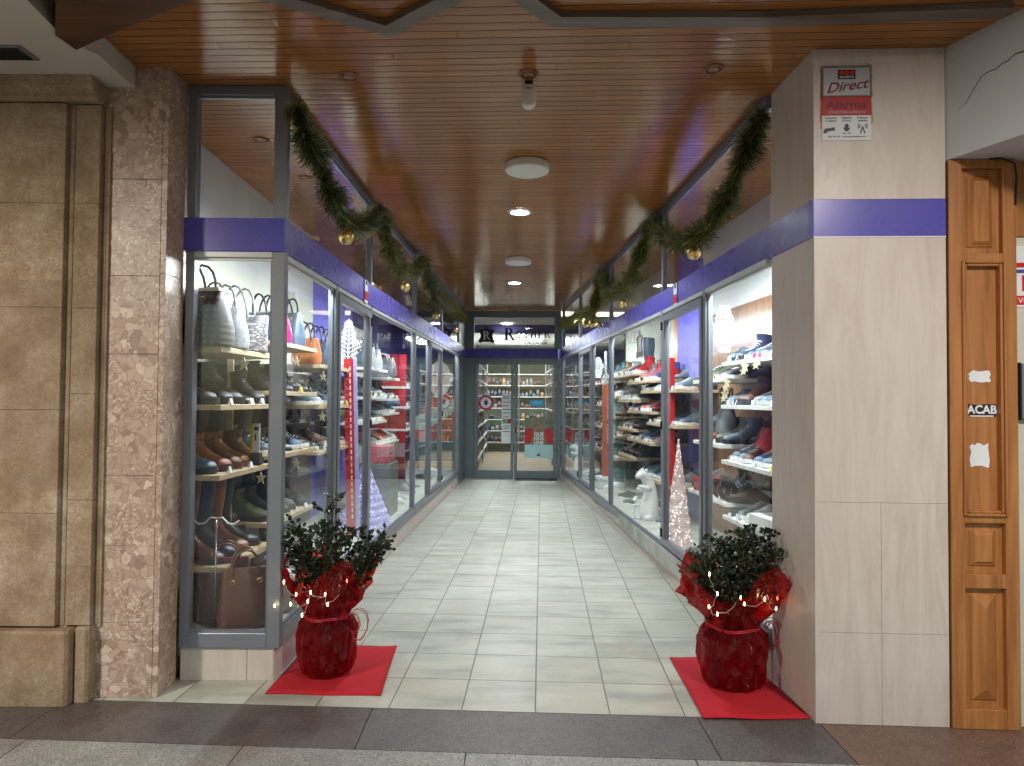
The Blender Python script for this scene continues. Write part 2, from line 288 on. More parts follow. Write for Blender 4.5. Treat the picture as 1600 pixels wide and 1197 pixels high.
# ---------------------------------------------------------------- mesh builder
class MB:
    def __init__(s): s.v = []; s.f = []; s.m = []; s.mi = 0
    def add(s, vs, fs):
        o = len(s.v); s.v += [tuple(p) for p in vs]; s.f += [tuple(i+o for i in f) for f in fs]; s.m += [s.mi]*len(fs)
    def box(s, x0, x1, y0, y1, z0, z1, T=None):
        if x0 > x1: x0, x1 = x1, x0
        if y0 > y1: y0, y1 = y1, y0
        if z0 > z1: z0, z1 = z1, z0
        vs = [(x0, y0, z0), (x1, y0, z0), (x1, y1, z0), (x0, y1, z0), (x0, y0, z1), (x1, y0, z1), (x1, y1, z1), (x0, y1, z1)]
        if T: vs = [T @ Vector(p) for p in vs]
        s.add(vs, [(0, 3, 2, 1), (4, 5, 6, 7), (0, 1, 5, 4), (1, 2, 6, 5), (2, 3, 7, 6), (3, 0, 4, 7)])
    def bbox(s, x0, x1, y0, y1, z0, z1, b=.004, T=None):   # box with chamfered vertical+horizontal edges (rounded frame of rings)
        if x0 > x1: x0, x1 = x1, x0
        if y0 > y1: y0, y1 = y1, y0
        b = min(b, (x1-x0)/2.2, (y1-y0)/2.2, (z1-z0)/2.2)
        def ring(i, z):
            a = i; c = b+i if i else b
            X0, X1, Y0, Y1 = x0+i, x1-i, y0+i, y1-i
            return [(X0+b, Y0, z), (X1-b, Y0, z), (X1, Y0+b, z), (X1, Y1-b, z), (X1-b, Y1, z), (X0+b, Y1, z), (X0, Y1-b, z), (X0, Y0+b, z)]
        R = [ring(b*.6, z0), ring(0, z0+b), ring(0, z1-b), ring(b*.6, z1)]
        vs = [p for r in R for p in r]
        if T: vs = [T @ Vector(p) for p in vs]
        fs = [tuple(range(7, -1, -1)), tuple(24+k for k in range(8))]
        for r in range(3):
            for k in range(8): a = r*8+k; c = r*8+(k+1) % 8; fs.append((a, c, c+8, a+8))
        s.add(vs, fs)
    def loft(s, rings, cap0=True, cap1=True):
        n = len(rings[0]); vs = [p for r in rings for p in r]; fs = []
        for r in range(len(rings)-1):
            for k in range(n): a = r*n+k; c = r*n+(k+1) % n; fs.append((a, c, c+n, a+n))
        if cap0: fs.append(tuple(range(n-1, -1, -1)))
        if cap1: fs.append(tuple((len(rings)-1)*n+k for k in range(n)))
        s.add(vs, fs)
    def tube(s, path, r, n=7, caps=True):
        P = [Vector(p) for p in path]; R = r if isinstance(r, (list, tuple)) else [r]*len(P); rings = []; up = None
        for i, p in enumerate(P):
            t = (P[min(i+1, len(P)-1)]-P[max(i-1, 0)])
            if t.length < 1e-9: t = Vector((0, 0, 1))
            t.normalize()
            if up is None: up = Vector((0, 0, 1)) if abs(t.z) < .9 else Vector((1, 0, 0))
            a = up.cross(t)
            if a.length < 1e-6: a = Vector((1, 0, 0)).cross(t)
            a.normalize(); b = t.cross(a).normalized(); up = b
            rings.append([p+(a*cos(2*pi*k/n)+b*sin(2*pi*k/n))*R[i] for k in range(n)])
        s.loft(rings, caps, caps)
    def lathe(s, prof, n=24, c=(0, 0), cap0=True, cap1=True, jit=None):
        rings = [[(c[0]+r*cos(2*pi*k/n), c[1]+r*sin(2*pi*k/n), z) for k in range(n)] for r, z in prof]
        s.loft(rings, cap0, cap1)
    def prism(s, poly, y0, y1, plane='xz', T=None):
        f = {'xz': lambda a, b, c: (a, c, b), 'xy': lambda a, b, c: (a, b, c), 'yz': lambda a, b, c: (c, a, b)}[plane]
        n = len(poly); vs = [f(a, b, y0) for a, b in poly]+[f(a, b, y1) for a, b in poly]
        if T: vs = [T @ Vector(p) for p in vs]
        fs = [tuple(range(n-1, -1, -1)), tuple(range(n, 2*n))]+[(k, (k+1) % n, n+(k+1) % n, n+k) for k in range(n)]
        s.add(vs, fs)
    def sphere(s, c, r, n=12, m=8, sq=(1, 1, 1)):
        rings = []
        for j in range(m+1):
            t = pi*j/m; rr = max(sin(t), .02)
            rings.append([(c[0]+r*sq[0]*rr*cos(2*pi*k/n), c[1]+r*sq[1]*rr*sin(2*pi*k/n), c[2]-r*sq[2]*cos(t)) for k in range(n)])
        s.loft(rings)
    def sweep(s, pts, d0, d1, z0, z1):    # strip along a ground polyline, mitred
        n = len(pts); A = []; B = []
        for i, p in enumerate(pts):
            p = Vector(p); t0 = (p-Vector(pts[i-1])).normalized() if i else None; t1 = (Vector(pts[i+1])-p).normalized() if i < n-1 else None
            if t0 is None: t0 = t1
            if t1 is None: t1 = t0
            n0 = Vector((-t0.y, t0.x)); n1 = Vector((-t1.y, t1.x)); m_ = (n0+n1); m_ = m_/(m_.dot(n0))
            A.append(p+m_*d0); B.append(p+m_*d1)
        rings = [[(a.x, a.y, z0), (b_.x, b_.y, z0), (b_.x, b_.y, z1), (a.x, a.y, z1)] for a, b_ in zip(A, B)]
        s.loft(rings)
    def mesh(s, name, mats, smooth=False, fix=True):
        me = bpy.data.meshes.new(name); me.from_pydata(s.v, [], s.f)
        mats = mats if isinstance(mats, (list, tuple)) else [mats]
        for m_ in mats: me.materials.append(m_)
        me.polygons.foreach_set('material_index', s.m)
        if fix:
            bm = bmesh.new(); bm.from_mesh(me); bmesh.ops.recalc_face_normals(bm, faces=bm.faces); bm.to_mesh(me); bm.free()
        if smooth:
            me.polygons.foreach_set('use_smooth', [True]*len(me.polygons))
            if smooth is not True: me.set_sharp_from_angle(angle=radians(smooth))
        me.update(); return me
    def build(s, name, mats, parent=None, smooth=False, loc=None, rz=0, fix=True):
        return link(name, s.mesh(name, mats, smooth, fix), parent, loc, rz)
def link(name, me, parent=None, loc=None, rz=0):
    o = bpy.data.objects.new(name, me); col.objects.link(o)
    if parent: o.parent = parent
    if loc is not None: o.location = loc
    if rz: o.rotation_euler.z = rz
    return o
def tag(o, label=None, cat=None, group=None, kind=None):
    if label: o['label'] = label
    if cat: o['category'] = cat
    if group: o['group'] = group
    if kind: o['kind'] = kind
    return o
def thing(name, label, cat, loc=(0, 0, 0), rz=0, group=None):
    o = bpy.data.objects.new(name, None); col.objects.link(o); o.empty_display_size = .05
    o.location = loc; o.rotation_euler.z = rz; return tag(o, label, cat, group)
def struct(o): return tag(o, kind='structure')
def textmesh(body, size, ext=.0008, shear=0, align='CENTER', bold=0, sx=1):
    c = bpy.data.curves.new('t', 'FONT'); c.body = body; c.size = size; c.extrude = ext; c.shear = shear; c.align_x = align; c.offset = bold; c.resolution_u = 3
    o = bpy.data.objects.new('t', c); me = bpy.data.meshes.new_from_object(o)
    for v in me.vertices: v.co.x *= sx
    bpy.data.objects.remove(o); bpy.data.curves.remove(c); me.name = 'lettering'; return me
def text(name, body, size, mat, parent, T, **kw):
    me = textmesh(body, size, **kw); me.transform(T); me.materials.clear(); me.materials.append(mat); return link(name, me, parent)
UP = Matrix.Rotation(pi/2, 4, 'X')     # text standing in the xz plane facing -y

# ---------------------------------------------------------------- key points
H = 2.968; HB = 2.128; HT = 2.294
V2 = lambda p: Vector(p)
L0 = V2((-1.632, 3.359)); L1 = V2((-1.170, 3.364)); LK = V2((-1.14, 5.2)); BL = V2((-.833, 11.965)); BR = V2((.844, 11.87))
R0 = V2((1.331, 2.958)); R1 = V2((1.897, 2.930)); RK = V2((1.235, 5.45))
nL = (BL-L1).normalized(); mL = V2((-nL.y, nL.x)); nR = (BR-R0).normalized(); mR = V2((nR.y, -nR.x))
def PL(s, o): return L1+nL*s+mL*o
def PR(s, o): return R0+nR*s+mR*o
angL = math.atan2(nL.y, nL.x); angR = math.atan2(nR.y, nR.x)
def px_on(px, A, B):     # where the sight line over photo column px meets wall line A-B (used once, for mullion spacing)
    d = V2(((px-800)/1050.4, 1.0)); n = B-A; m_ = V2((-n.y, n.x)); t = A.dot(m_)/d.dot(m_); return d*t

# ---------------------------------------------------------------- setting
mb = MB(); mb.box(-14, 14, -9, 20, -.3, -.02); struct(mb.build('ground', M['granl']))
q = V2((cos(TA), sin(TA))); front = V2((.13, 3.041))
def FL(t, dy=0): p = front+q*t; return (p.x, p.y+dy)
mb = MB()
mb.prism([FL(-3.5), FL(3.0), (3.0, 12.0), (-3.5, 12.2)], -.02, 0, 'xy'); struct(mb.build('tiled_floor', M['tile']))
# dark granite strip with slab joints
mb = MB(); xs = [-9, -2.05, -.62, .83, 1.35, 2.6, 9]
for i in range(len(xs)-1):
    mb.mi = [1, 1, 0, 0, 2, 2][i]  # brown and reddish slabs mix stain with painted light and shade
    a, b_ = xs[i]-.13+.002, xs[i+1]-.13-.002
    mb.prism([FL(a, -.355), FL(b_, -.355), FL(b_, -.003), FL(a, -.003)], -.02, -.001, 'xy')
struct(mb.build('pavement', [M['gran'], M['granb'], M['granred']]))
mb = MB()
for r in range(12):
    y0 = -.358-r*.42; xo = -9.3+(r % 2)*.45
    while xo < 9:
        mb.prism([FL(xo, y0-.417), FL(xo+.895, y0-.417), FL(xo+.895, y0), FL(xo, y0)], -.02, -.0015, 'xy'); xo += .9
struct(mb.build('pavement_slabs', M['granl']))

mb = MB(); mb.box(-2.2, 2.25, 2.2, 11.98, H, H+.06); struct(mb.build('ceiling', M['ceil']))
mb = MB(); mb.box(-14, 14, -4, 2.2, H+.09, H+.2); struct(mb.build('arcade_ceiling', M['redwood']))

# ceiling trim (zigzag plank), beam end, soffit
def plank(pts, w_, z0, z1, name, mat, label, cat):
    mb = MB(); mb.sweep(pts, -w_/2, w_/2, z0, z1); o = mb.build(name, mat); return tag(o, label, cat)
plank([(-1.45, 2.26), (-.53, 2.79), (-.08, 2.42), (.17, 2.71), (1.0, 2.70), (1.95, 2.62)], .075, H-.028, H-.001, 'ceiling_trim', M['trimwood'], 'zigzag weathered wooden plank fixed under the front of the board ceiling', 'ceiling trim')
mb = MB(); mb.prism([(-1.838, 2.785), (-1.727, 2.722), (-1.512, 2.60), (-1.18, 2.43), (-.9, 2.25), (-1.62, 2.25), (-1.682, 2.429), (-1.848, 2.669)], H-.118, H-.003, 'xy')
tag(mb.build('ceiling_beam', M['beamwood']), 'dark brown wooden beam end hanging below ceiling at upper left corner', 'beam')
mb = MB(); mb.prism([(-6, 3.16), (-1.80, 3.16), (-1.80, 3.03), (-1.79, 2.86), (-1.85, 2.75), (-1.78, 2.24), (-1.78, -4), (-6, -4)], H-.10, H+.089, 'xy')
tag(mb.build('soffit', M['soffit']), 'pale grey plaster soffit above the brown sandstone wall', 'soffit')
th = thing('ceiling_vent', 'small grey slatted grille recessed in the pale soffit', 'vent', (-2.20, 2.84, H-.101))
mb = MB(); mb.bbox(-.13, .13, -.06, .06, -.006, .0, .002); mb.build('frame', M['alu'], th)
mb = MB()
for k in range(5): mb.box(-.11, .11, -.045+k*.02, -.037+k*.02, -.012, -.0062)
mb.build('slats', M['black'], th)

# right-hand white beam (fascia) toward the camera
mb = MB(); mb.prism([(1.90, 2.944), (2.035, 2.60), (2.5, 1.2), (4.5, 1.2), (4.5, 2.944)], 2.465, H+.088, 'xy')
tag(mb.build('plaster_beam', M['cracked']), 'bluish white plaster beam with a thin crack beside the stone pillar', 'beam')

mb = MB(); CP = [(.345, 2.80), (.333, 2.795), (.30, 2.80), (.272, 2.785), (.25, 2.785), (.227, 2.772), (.20, 2.776), (.17, 2.771), (.145, 2.74), (.124, 2.717), (.102, 2.685), (.066, 2.667)]
cA = Vector((1.90, 2.944)); cD = (Vector((2.035, 2.60))-cA).normalized()
mb.tube([((cA+cD*a).x-.0006, (cA+cD*a).y-.0002, z) for a, z in CP], [.0004+.0022*min(1, 3*a) for a, z in CP][::1], 4)
tag(mb.build('crack', M['black'], bpy.data.objects['plaster_beam']))
# ---------------------------------------------------------------- left sandstone wall with mouldings
th = thing('sandstone_wall', 'brown sandstone block wall with moulded strip and projecting plinth', 'wall', (-2.4, 3.2, 0))
def slabs(mb, x0, x1, y0, y1, zs, gap=.003, b=.006):
    for a, c in zip(zs[:-1], zs[1:]): mb.bbox(x0, x1, y0, y1, a+gap/2, c-gap/2, b)
ox, oy = 2.4, -3.2
mb = MB(); slabs(mb, -5.5+ox, -2.085+ox, 3.10+oy, 3.6+oy, [.345, .86, 1.335, 1.81, 2.295, 2.765], .0015, .002); mb.build('block_face', M['sand'], th)
mb = MB(); slabs(mb, -2.05+ox, -1.935+ox, 3.118+oy, 3.6+oy, [.345, .92, 1.41, 1.81, 2.30, 2.765], .0015, .002); mb.build('moulded_strip', M['sand'], th)
mb = MB(); mb.box(-2.085+ox, -2.045+ox, 3.128+oy, 3.55+oy, .33, 2.77); mb.box(-1.945+ox, -1.905+ox, 3.15+oy, 3.55+oy, .33, 2.77); mb.tube([(-2.067+ox, 3.135+oy, .345), (-2.067+ox, 3.135+oy, 2.765)], .014, 8); mb.tube([(-1.925+ox, 3.155+oy, .345), (-1.925+ox, 3.155+oy, 2.765)], .011, 8); mb.build('groove', M['sand'], th)
mb = MB(); mb.bbox(-5.5+ox, -2.0+ox, 3.06+oy, 3.6+oy, -.01, .335, .012); mb.bbox(-1.998+ox, -1.93+ox, 3.10+oy, 3.6+oy, -.01, .342, .012); mb.build('plinth', M['sand'], th)
mb = MB(); pr = [(3.6, 2.77), (3.09, 2.77), (3.075, 2.785), (3.075, 2.80), (3.04, 2.82), (3.035, H-.101), (3.6, H-.101)]
mb.prism([(a+oy, z) for a, z in pr], -5.5+ox, -1.93+ox, 'yz'); mb.build('capital', M['sand'], th)

# marble pillar
th = thing('marble_pillar', 'pink breccia marble clad pillar between sandstone wall and glass showcase', 'pillar', (-1.8, 3.3, 0))
mb = MB(); o1 = 1.8; o2 = -3.3
slabs(mb, -2.0+o1, -1.668+o1, 3.162+o2, 3.30+o2, [0, .345, .70, 1.03, 1.60, 1.97, 2.43, 2.85, H], .002, .001)
mb.build('front_slab', M['brec'], th)
mb = MB(); slabs(mb, -1.667+o1, -1.640+o1, 3.164+o2, 3.332+o2, [0, .72, 1.98, 2.5, H], .002, .001); mb.build('side_slab', M['brec'], th)
mb = MB(); slabs(mb, -2.0+o1, -1.668+o1, 3.301+o2, 3.55+o2, [0, 1.0, 2.0, H-.001], .002, .001); mb.build('rear_slab', M['brec'], th)

# travertine pillar right
th = thing('travertine_pillar', 'beige veined travertine pillar with purple band right of the entrance', 'pillar', (R0.x, R0.y, 0), math.atan2(R1.y-R0.y, R1.x-R0.x))
Lp = (R1-R0).length
mb = MB(); mb.box(.004, Lp-.004, .004, .45, -.01, H-.001); mb.build('core', M['trav'], th)
mb = MB()
for z0, z1, cuts in ((0, .395, [0, .283, Lp]), (.395, .96, [0, .283, Lp]), (.96, HB, [0, Lp]), (HT, H-.001, [0, Lp])):
    for a, c in zip(cuts[:-1], cuts[1:]): mb.box(a+.0008, c-.0008, 0, .0039, z0+.0008, z1-.0008)
mb.build('front_slab', M['trav'], th)
mb = MB(); mb.box(-.0006, Lp, -.0015, .0036, HB+.001, HT-.001); mb.build('painted_band', M['purple'], th)
mb = MB(); mb.box(-.002, Lp, -.003, .0037, HB-.004, HB+.0009); mb.build('painted_edge', M['white'], th)
# side face following the window wall
pe = PR(.44, 0)
side = thing('pillar_side', 'long beige travertine side of the entrance pillar facing the passage', 'wall cladding', (0, 0, 0))
pk = R0+(RK-R0)*(.44/(RK-R0).length)
mb = MB(); mb.sweep([tuple(R0+V2((.0005, .0005))), tuple(pk)], -.05, 0, 0, HB); mb.build('lower_slab', M['trav'], side)
mb = MB(); mb.sweep([tuple(R0+V2((.0005, .0005))), tuple(pk)], -.05, 0, HT, H-.001); mb.build('upper_slab', M['trav'], side)
bx = M['trav']

# ---------------------------------------------------------------- bands
def band(pts, d0, d1, label):
    mb = MB(); mb.sweep(pts, d0, d1, HB, HT); return tag(mb.build('fascia_band', M['purple']), label, 'fascia band', 'glossy purple bands over the shop windows')
band([tuple(L0+V2((-.02, 0))), tuple(L1), tuple(LK), tuple(BL)], -.03, .02, 'glossy purple band over the left windows of the passage')
band([tuple(R0+V2((0, .0006))), tuple(RK), tuple(BR)], -.02, .006, 'glossy purple band over right windows running onto the travertine pillar')
dB = (BR-BL).normalized(); nB = V2((-dB.y, dB.x))
band([tuple(BL+dB*.03), tuple(BR-dB*.03)], -.025, .02, 'dark purple band between the entrance doors and their sign')

# ---------------------------------------------------------------- windows
PH = .165
def tiles_plinth(A, B, sg, label):
    L = (B-A).length; th = thing('plinth', label, 'plinth', (A.x, A.y, 0), math.atan2((B-A).y, (B-A).x))
    mb = MB(); x = 0
    y0, y1 = (-.004, .05) if sg > 0 else (-.05, .004)
    while x < L-.02:
        e = min(x+.33, L); mb.bbox(x+.001, e-.001, y0, y1, 0, PH, .002); x = e
    mb.build('tile_facing', M['plinth'], th)
    mb = MB(); mb.box(0, L, *((.051, .12) if sg > 0 else (-.12, -.051)), 0, PH-.002); mb.build('kerb_core', M['plinth'], th)
M['plinth'] = m_travertine('sand_plinth_tile')
tiles_plinth(L0, L1-V2((0, 0)), 1, 'low beige tiled plinth under the front pane of left showcase')
tiles_plinth(L1, LK, 1, 'low beige tiled plinth behind the left potted bush')
tiles_plinth(LK, BL-nL*.85, 1, 'long low beige tiled plinth under the far left windows')
tiles_plinth(pk, RK, -1, 'low beige tiled plinth beside the right potted bush')
tiles_plinth(RK, BR, -1, 'long low beige tiled plinth under the far right windows')

def window(A, B, sg, label, door=False, near=.0, far=.05, group=None, z0=PH, z1=HB):
    d = (B-A); L = d.length; d.normalize()
    th = thing('shop_window' if not door else 'showcase_door', label, 'window' if not door else 'glass door', (A.x, A.y, 0), math.atan2(d.y, d.x), group)
    yo, yi = -.022*sg, .03*sg
    def bx(mb, x0, x1, za, zb, a=yo, c=yi, bb=.003): mb.bbox(x0, x1, a, c, za, zb, bb)
    if near:
        mb = MB(); bx(mb, 0, near, z0, z1); mb.build('post', M['alu'], th)
    mb = MB(); bx(mb, L-far/2, L+far/2, z0, z1); bx(mb, L-far/2-.012, L-far/2, z0+.07, z1-.045, -.008*sg, .012*sg); mb.build('post', M['alu'], th)
    x0, x1 = (near or .025), L-far/2
    mb = MB(); bx(mb, x0, x1, z0, z0+.072); mb.box(x0, x1, -.008*sg, .012*sg, z0+.072, z0+.084); mb.build('bottom_rail', M['alu'], th)
    mb = MB(); bx(mb, x0, x1, z1-.03, z1); mb.box(x0, x1, -.006*sg, .012*sg, z1-.042, z1-.03); mb.build('top_rail', M['aluin'], th)
    if door:
        f = .05; za, zb = z0+.085, z1-.045
        mb = MB(); X0, X1 = x0+.004, x1-.014
        bx(mb, X0, X0+f, za, zb, -.030*sg, .018*sg); bx(mb, X1-f, X1, za, zb, -.030*sg, .018*sg)
        bx(mb, X0+f, X1-f, za, za+f, -.0295*sg, .0175*sg); bx(mb, X0+f, X1-f, zb-f, zb, -.0295*sg, .0175*sg); mb.build('leaf_frame', M['alu'], th)
        for z in (za+.06, (za+zb)/2, zb-.12):
            mb = MB(); mb.tube([(X1-.004, -.036*sg, z), (X1-.004, -.036*sg, z+.065)], .009, 8); mb.build('hinge', M['black'], th)
        gx0, gx1, gz0, gz1 = X0+f, X1-f, za+f, zb-f
    else: gx0, gx1, gz0, gz1 = x0, x1-.012, z0+.084, z1-.042
    mb = MB(); mb.add([(gx0, 0, gz0), (gx1, 0, gz0), (gx1, 0, gz1), (gx0, 0, gz1)], [(0, 1, 2, 3)]); mb.build('glass_pane', M['glass'], th, fix=False)
    return th
def transom(A, B, sg, label, near=0, far=.045):
    d = (B-A); L = d.length; d.normalize()
    th = thing('transom_window', label, 'window', (A.x, A.y, 0), math.atan2(d.y, d.x), 'clear panes above the purple bands')
    yo, yi = -.020*sg, .028*sg
    if near: mb = MB(); mb.bbox(0, near, yo, yi, HT, H-.001, .003); mb.build('post', M['alu'], th)
    mb = MB(); mb.bbox(L-far/2, L+far/2, yo, yi, HT, H-.001, .003); mb.build('post', M['alu'], th)
    x0, x1 = (near or far/2), L-far/2
    mb = MB(); mb.bbox(x0, x1, yo, yi, H-.05, H-.001, .003); mb.box(x0, x1, -.008*sg, .014*sg, H-.062, H-.05); mb.build('top_rail', M['alu'], th)
    mb = MB(); mb.add([(x0, 0, HT), (x1, 0, HT), (x1, 0, H-.06), (x0, 0, H-.06)], [(0, 1, 2, 3)]); mb.build('glass_pane', M['glass'], th, fix=False)
# left
window(L0, L1, 1, 'tall front pane of the left showcase holding handbags and boots, facing street', near=.045, far=.065)
transom(L0, L1, 1, 'front pane above the band on the left showcase', near=.045, far=.065)
lm = [px_on(x, L1, LK) for x in (520,)]+[px_on(x, LK, BL) for x in (575, 646, 669, 688.5, 715)]
lm[1] = px_on(575, L1+(LK-L1)*.97, BL) if False else px_on(575, LK, BL)
if lm[1].y < LK.y: lm[1] = LK.copy()
LP = [L1]+lm
names = ['first side pane on the left, handbags and shoes behind it', 'narrow hinged glass door on the left with snow ornament behind',
         'wide left pane past the hinged door, red curtain behind it', 'narrow left pane just before the second left hinged door',
         'second hinged glass door on the left, portrait poster behind it', 'last left pane beside the entrance doors']
for i in range(6): window(LP[i], LP[i+1], 1, names[i], door=i in (1, 4))
tp = [LP[0], LP[2], LP[3], LP[5], LP[6]]
for i, t_ in enumerate(['first', 'second', 'third', 'last']): transom(tp[i], tp[i+1], 1, t_+' long pane above the left band, counted from the street')
# right
rm = [pk]+[px_on(1105, R0, RK), px_on(1034, R0, RK)]+[px_on(x, RK, BR) for x in (954.5, 926.5, 906.5, 880)]
rm[2] = RK.copy()
names = ['first right pane beside the travertine pillar, blue shoes behind', 'hinged glass door on the right with lilac panel behind',
         'wide right pane with the white animal figure behind', 'narrow right pane showing the coral post', 'second hinged glass door on the right', 'last right pane beside the entrance doors']
for i in range(6): window(rm[i], rm[i+1], -1, names[i], door=i in (1, 4))
tp = [rm[0], rm[2], rm[3], rm[5], rm[6]]
for i, t_ in enumerate(['first', 'second', 'third', 'last']): transom(tp[i], tp[i+1], -1, t_+' long pane above the right band, counted from the street')

# ---------------------------------------------------------------- showcases: decks, backs, ends
th = thing('showcase_interior', 'left showcase lining with cream and purple back panels', 'showcase', (0, 0, 0))
mb = MB(); mb.prism([(-1.99, 3.40), (-1.20, 3.40), tuple(LK+V2((-.035, 0))), tuple(PL(8.3, .04)), (-2.05, 11.7)], .10, .222, 'xy'); mb.build('deck', M['deck'], th)
def bk(y): return -1.93-.012*(y-3.4)*.9
def panel_l(y0, y1, mat, nm='back_panel', z0=.222, z1=H-.001, th=th, t=.0):
    mb = MB(); mb.prism([(bk(y0)+t, y0+.001), (bk(y1)+t, y1-.001), (bk(y1)-.03, y1-.001), (bk(y0)-.03, y0+.001)], z0, z1, 'xy'); return mb.build(nm, mat, th)
for y0, y1 in ((3.551, 4.3), (4.3, 5.0), (5.0, 5.75), (5.75, 6.6)): panel_l(y0, y1, M['cream'], z0=1.62, z1=2.30); panel_l(y0, y1, M['taupe'], nm='lower_panel', z1=1.6195)
panel_l(3.551, 6.6, M['plaster'], 'upper_wall', 2.301, t=-.002)
panel_l(6.6, 8.3, M['purplewall']); panel_l(8.3, 9.4, M['cream'], z1=2.3); panel_l(8.3, 9.4, M['darkpurple'], z0=2.301, nm='upper_wall'); panel_l(9.4, 11.8, M['darkpurple'])
mb = MB(); mb.box(-2.05, -.91, 11.801, 11.83, .222, H-.001); mb.build('end_wall', M['darkpurple'], th)
thr = thing('showcase_interior', 'right showcase lining with walnut and lilac back panels', 'showcase', (0, 0, 0))
mb = MB(); mb.prism([tuple(PR(.44, .04)), tuple(PR(2.5, -.0)), tuple(PR(8.8, .035)), tuple(PR(8.8, .9)), tuple(PR(.44, .9))], .10, .222, 'xy'); mb.build('deck', M['deck'], thr)
def panel_r(s0, s1, mat, nm='back_panel', z0=.222, z1=H-.001, off=.72, par=thr, t=.03):
    a, b_, c, d = PR(s0+.001, off), PR(s1-.001, off), PR(s1-.001, off+t), PR(s0+.001, off+t)
    mb = MB(); mb.prism([tuple(a), tuple(b_), tuple(c), tuple(d)], z0, z1, 'xy'); return mb.build(nm, mat, par)
for s0, s1 in ((.4, 1.3), (1.3, 2.3), (2.3, 3.55)): panel_r(s0, s1, M['brownpanel'], z1=2.2)
panel_r(.4, 3.55, M['plaster'], 'upper_wall', z0=2.201, off=.725)
panel_r(3.55, 4.37, M['purplewall']); panel_r(4.37, 4.5, M['orangewood']); panel_r(4.5, 6.9, M['cream'], z0=1.3); panel_r(4.5, 6.9, M['taupe'], 'lower_panel', z1=1.2995)
mb = MB(); a = PR(.42, .05); b_ = PR(.42, .75); mb.prism([tuple(a), tuple(b_), (b_.x, b_.y-.02), (a.x, a.y-.02)], .0, H-.001, 'xy'); mb.build('end_panel', M['brownpanel'], thr)

# tube fixtures in the showcases (the lit strips seen along the tops of the windows)
def tube_light(P, s0, s1, off, power, label, c=COOL):
    a = P(s0, off); b_ = P(s1, off); L = (b_-a).length; an = math.atan2((b_-a).y, (b_-a).x)
    th = thing('tube_light', label, 'tube light', (a.x, a.y, 2.175), an, 'tube lights at the top of the showcases')
    mb = MB(); mb.bbox(0, L, -.025, .025, 0, .03, .003); mb.build('housing', M['white'], th)
    mb = MB(); mb.tube([(.03, 0, -.014), (L-.03, 0, -.014)], .012, 8); mb.build('tube', M['tube'], th)
    m_ = (a+b_)/2; sgn = 1 if P is PL else -1
    lo = area('showcase_light', (m_.x, m_.y, 2.145), L-.1, power*.62, c, (0, 0, 0), .05); lo.rotation_euler = (Matrix.Rotation(an, 3, 'Z') @ Matrix.Rotation(sgn*radians(32), 3, 'X')).to_euler()
tube_light(PL, .1, 1.45, .075, 23, 'lit white tube at top of the first left showcase bay')
tube_light(PL, 1.75, 3.1, .075, 22, 'lit white tube above the hinged door of left showcase')
tube_light(PL, 3.5, 5.2, .075, 24, 'lit white tube above the red curtain bay on the left')
tube_light(PL, 5.6, 8.0, .075, 22, 'lit white tube above the portrait poster bay on the left')
tube_light(PR, .55, 1.35, .075, 21, 'lit white tube at top of the first right showcase bay')
tube_light(PR, 1.6, 2.5, .075, 20, 'lit white tube above the lilac panel of the right showcase')
tube_light(PR, 2.9, 4.7, .075, 28, 'lit white tube above the white figure in the right showcase')
tube_light(PR, 5.3, 8.0, .075, 26, 'lit white tube above the coral post in the right showcase')

# ---------------------------------------------------------------- entrance doors
aB = math.atan2(dB.y, dB.x); LB = (BR-BL).length
th = thing('entrance_doors', 'grey framed double glass doors at the far end of the passage', 'door', (BL.x, BL.y, 0), aB)
def bb(mb, x0, x1, z0, z1, y0=-.03, y1=.03): mb.bbox(x0, x1, y0, y1, z0, z1, .004)
mb = MB(); bb(mb, .0, .16, 0, HB-.001, -.02, .05); bb(mb, LB-.05, LB+.02, 0, HB-.001, -.02, .05); bb(mb, .16, LB-.05, 2.075, HB-.001, -.02, .05); mb.build('door_frame', M['dooralu'], th)
for i, (x0, x1) in enumerate(((.165, .868), (.878, LB-.055))):
    mb = MB(); bb(mb, x0, x0+.055, .005, 2.07); bb(mb, x1-.05, x1, .005, 2.07); bb(mb, x0+.055, x1-.05, .005, .145, -.028, .028); bb(mb, x0+.055, x1-.05, 2.015, 2.07, -.028, .028)
    lf = mb.build('door_leaf', M['dooralu'], th)
    mb = MB(); mb.add([(x0+.055, 0, .145), (x1-.05, 0, .145), (x1-.05, 0, 2.015), (x0+.055, 0, 2.015)], [(0, 1, 2, 3)]); mb.build('glass_pane', M['glass'], lf, fix=False)
    if i == 1:
        mb = MB(); mb.tube([(x0+.085, -.07, .72), (x0+.085, -.07, 1.45)], .013, 10)
        for z in (.78, 1.39): mb.tube([(x0+.085, -.07, z), (x0+.04, -.02, z)], .009, 8)
        mb.build('handle', M['aluin'], lf)
        mb = MB(); mb.bbox(x0+.015, x0+.04, -.036, -.028, .80, .92, .003); mb.build('lock', M['black'], lf)
# return post at the far left
mb = MB(); p = LP[6]; mb.sweep([tuple(p+nL*.04), tuple(BL-nL*.02)], -.01, .05, 0, H-.001)
tag(mb.build('corner_post', M['dooralu']), 'wide grey metal upright between last left window and entrance doors', 'post')
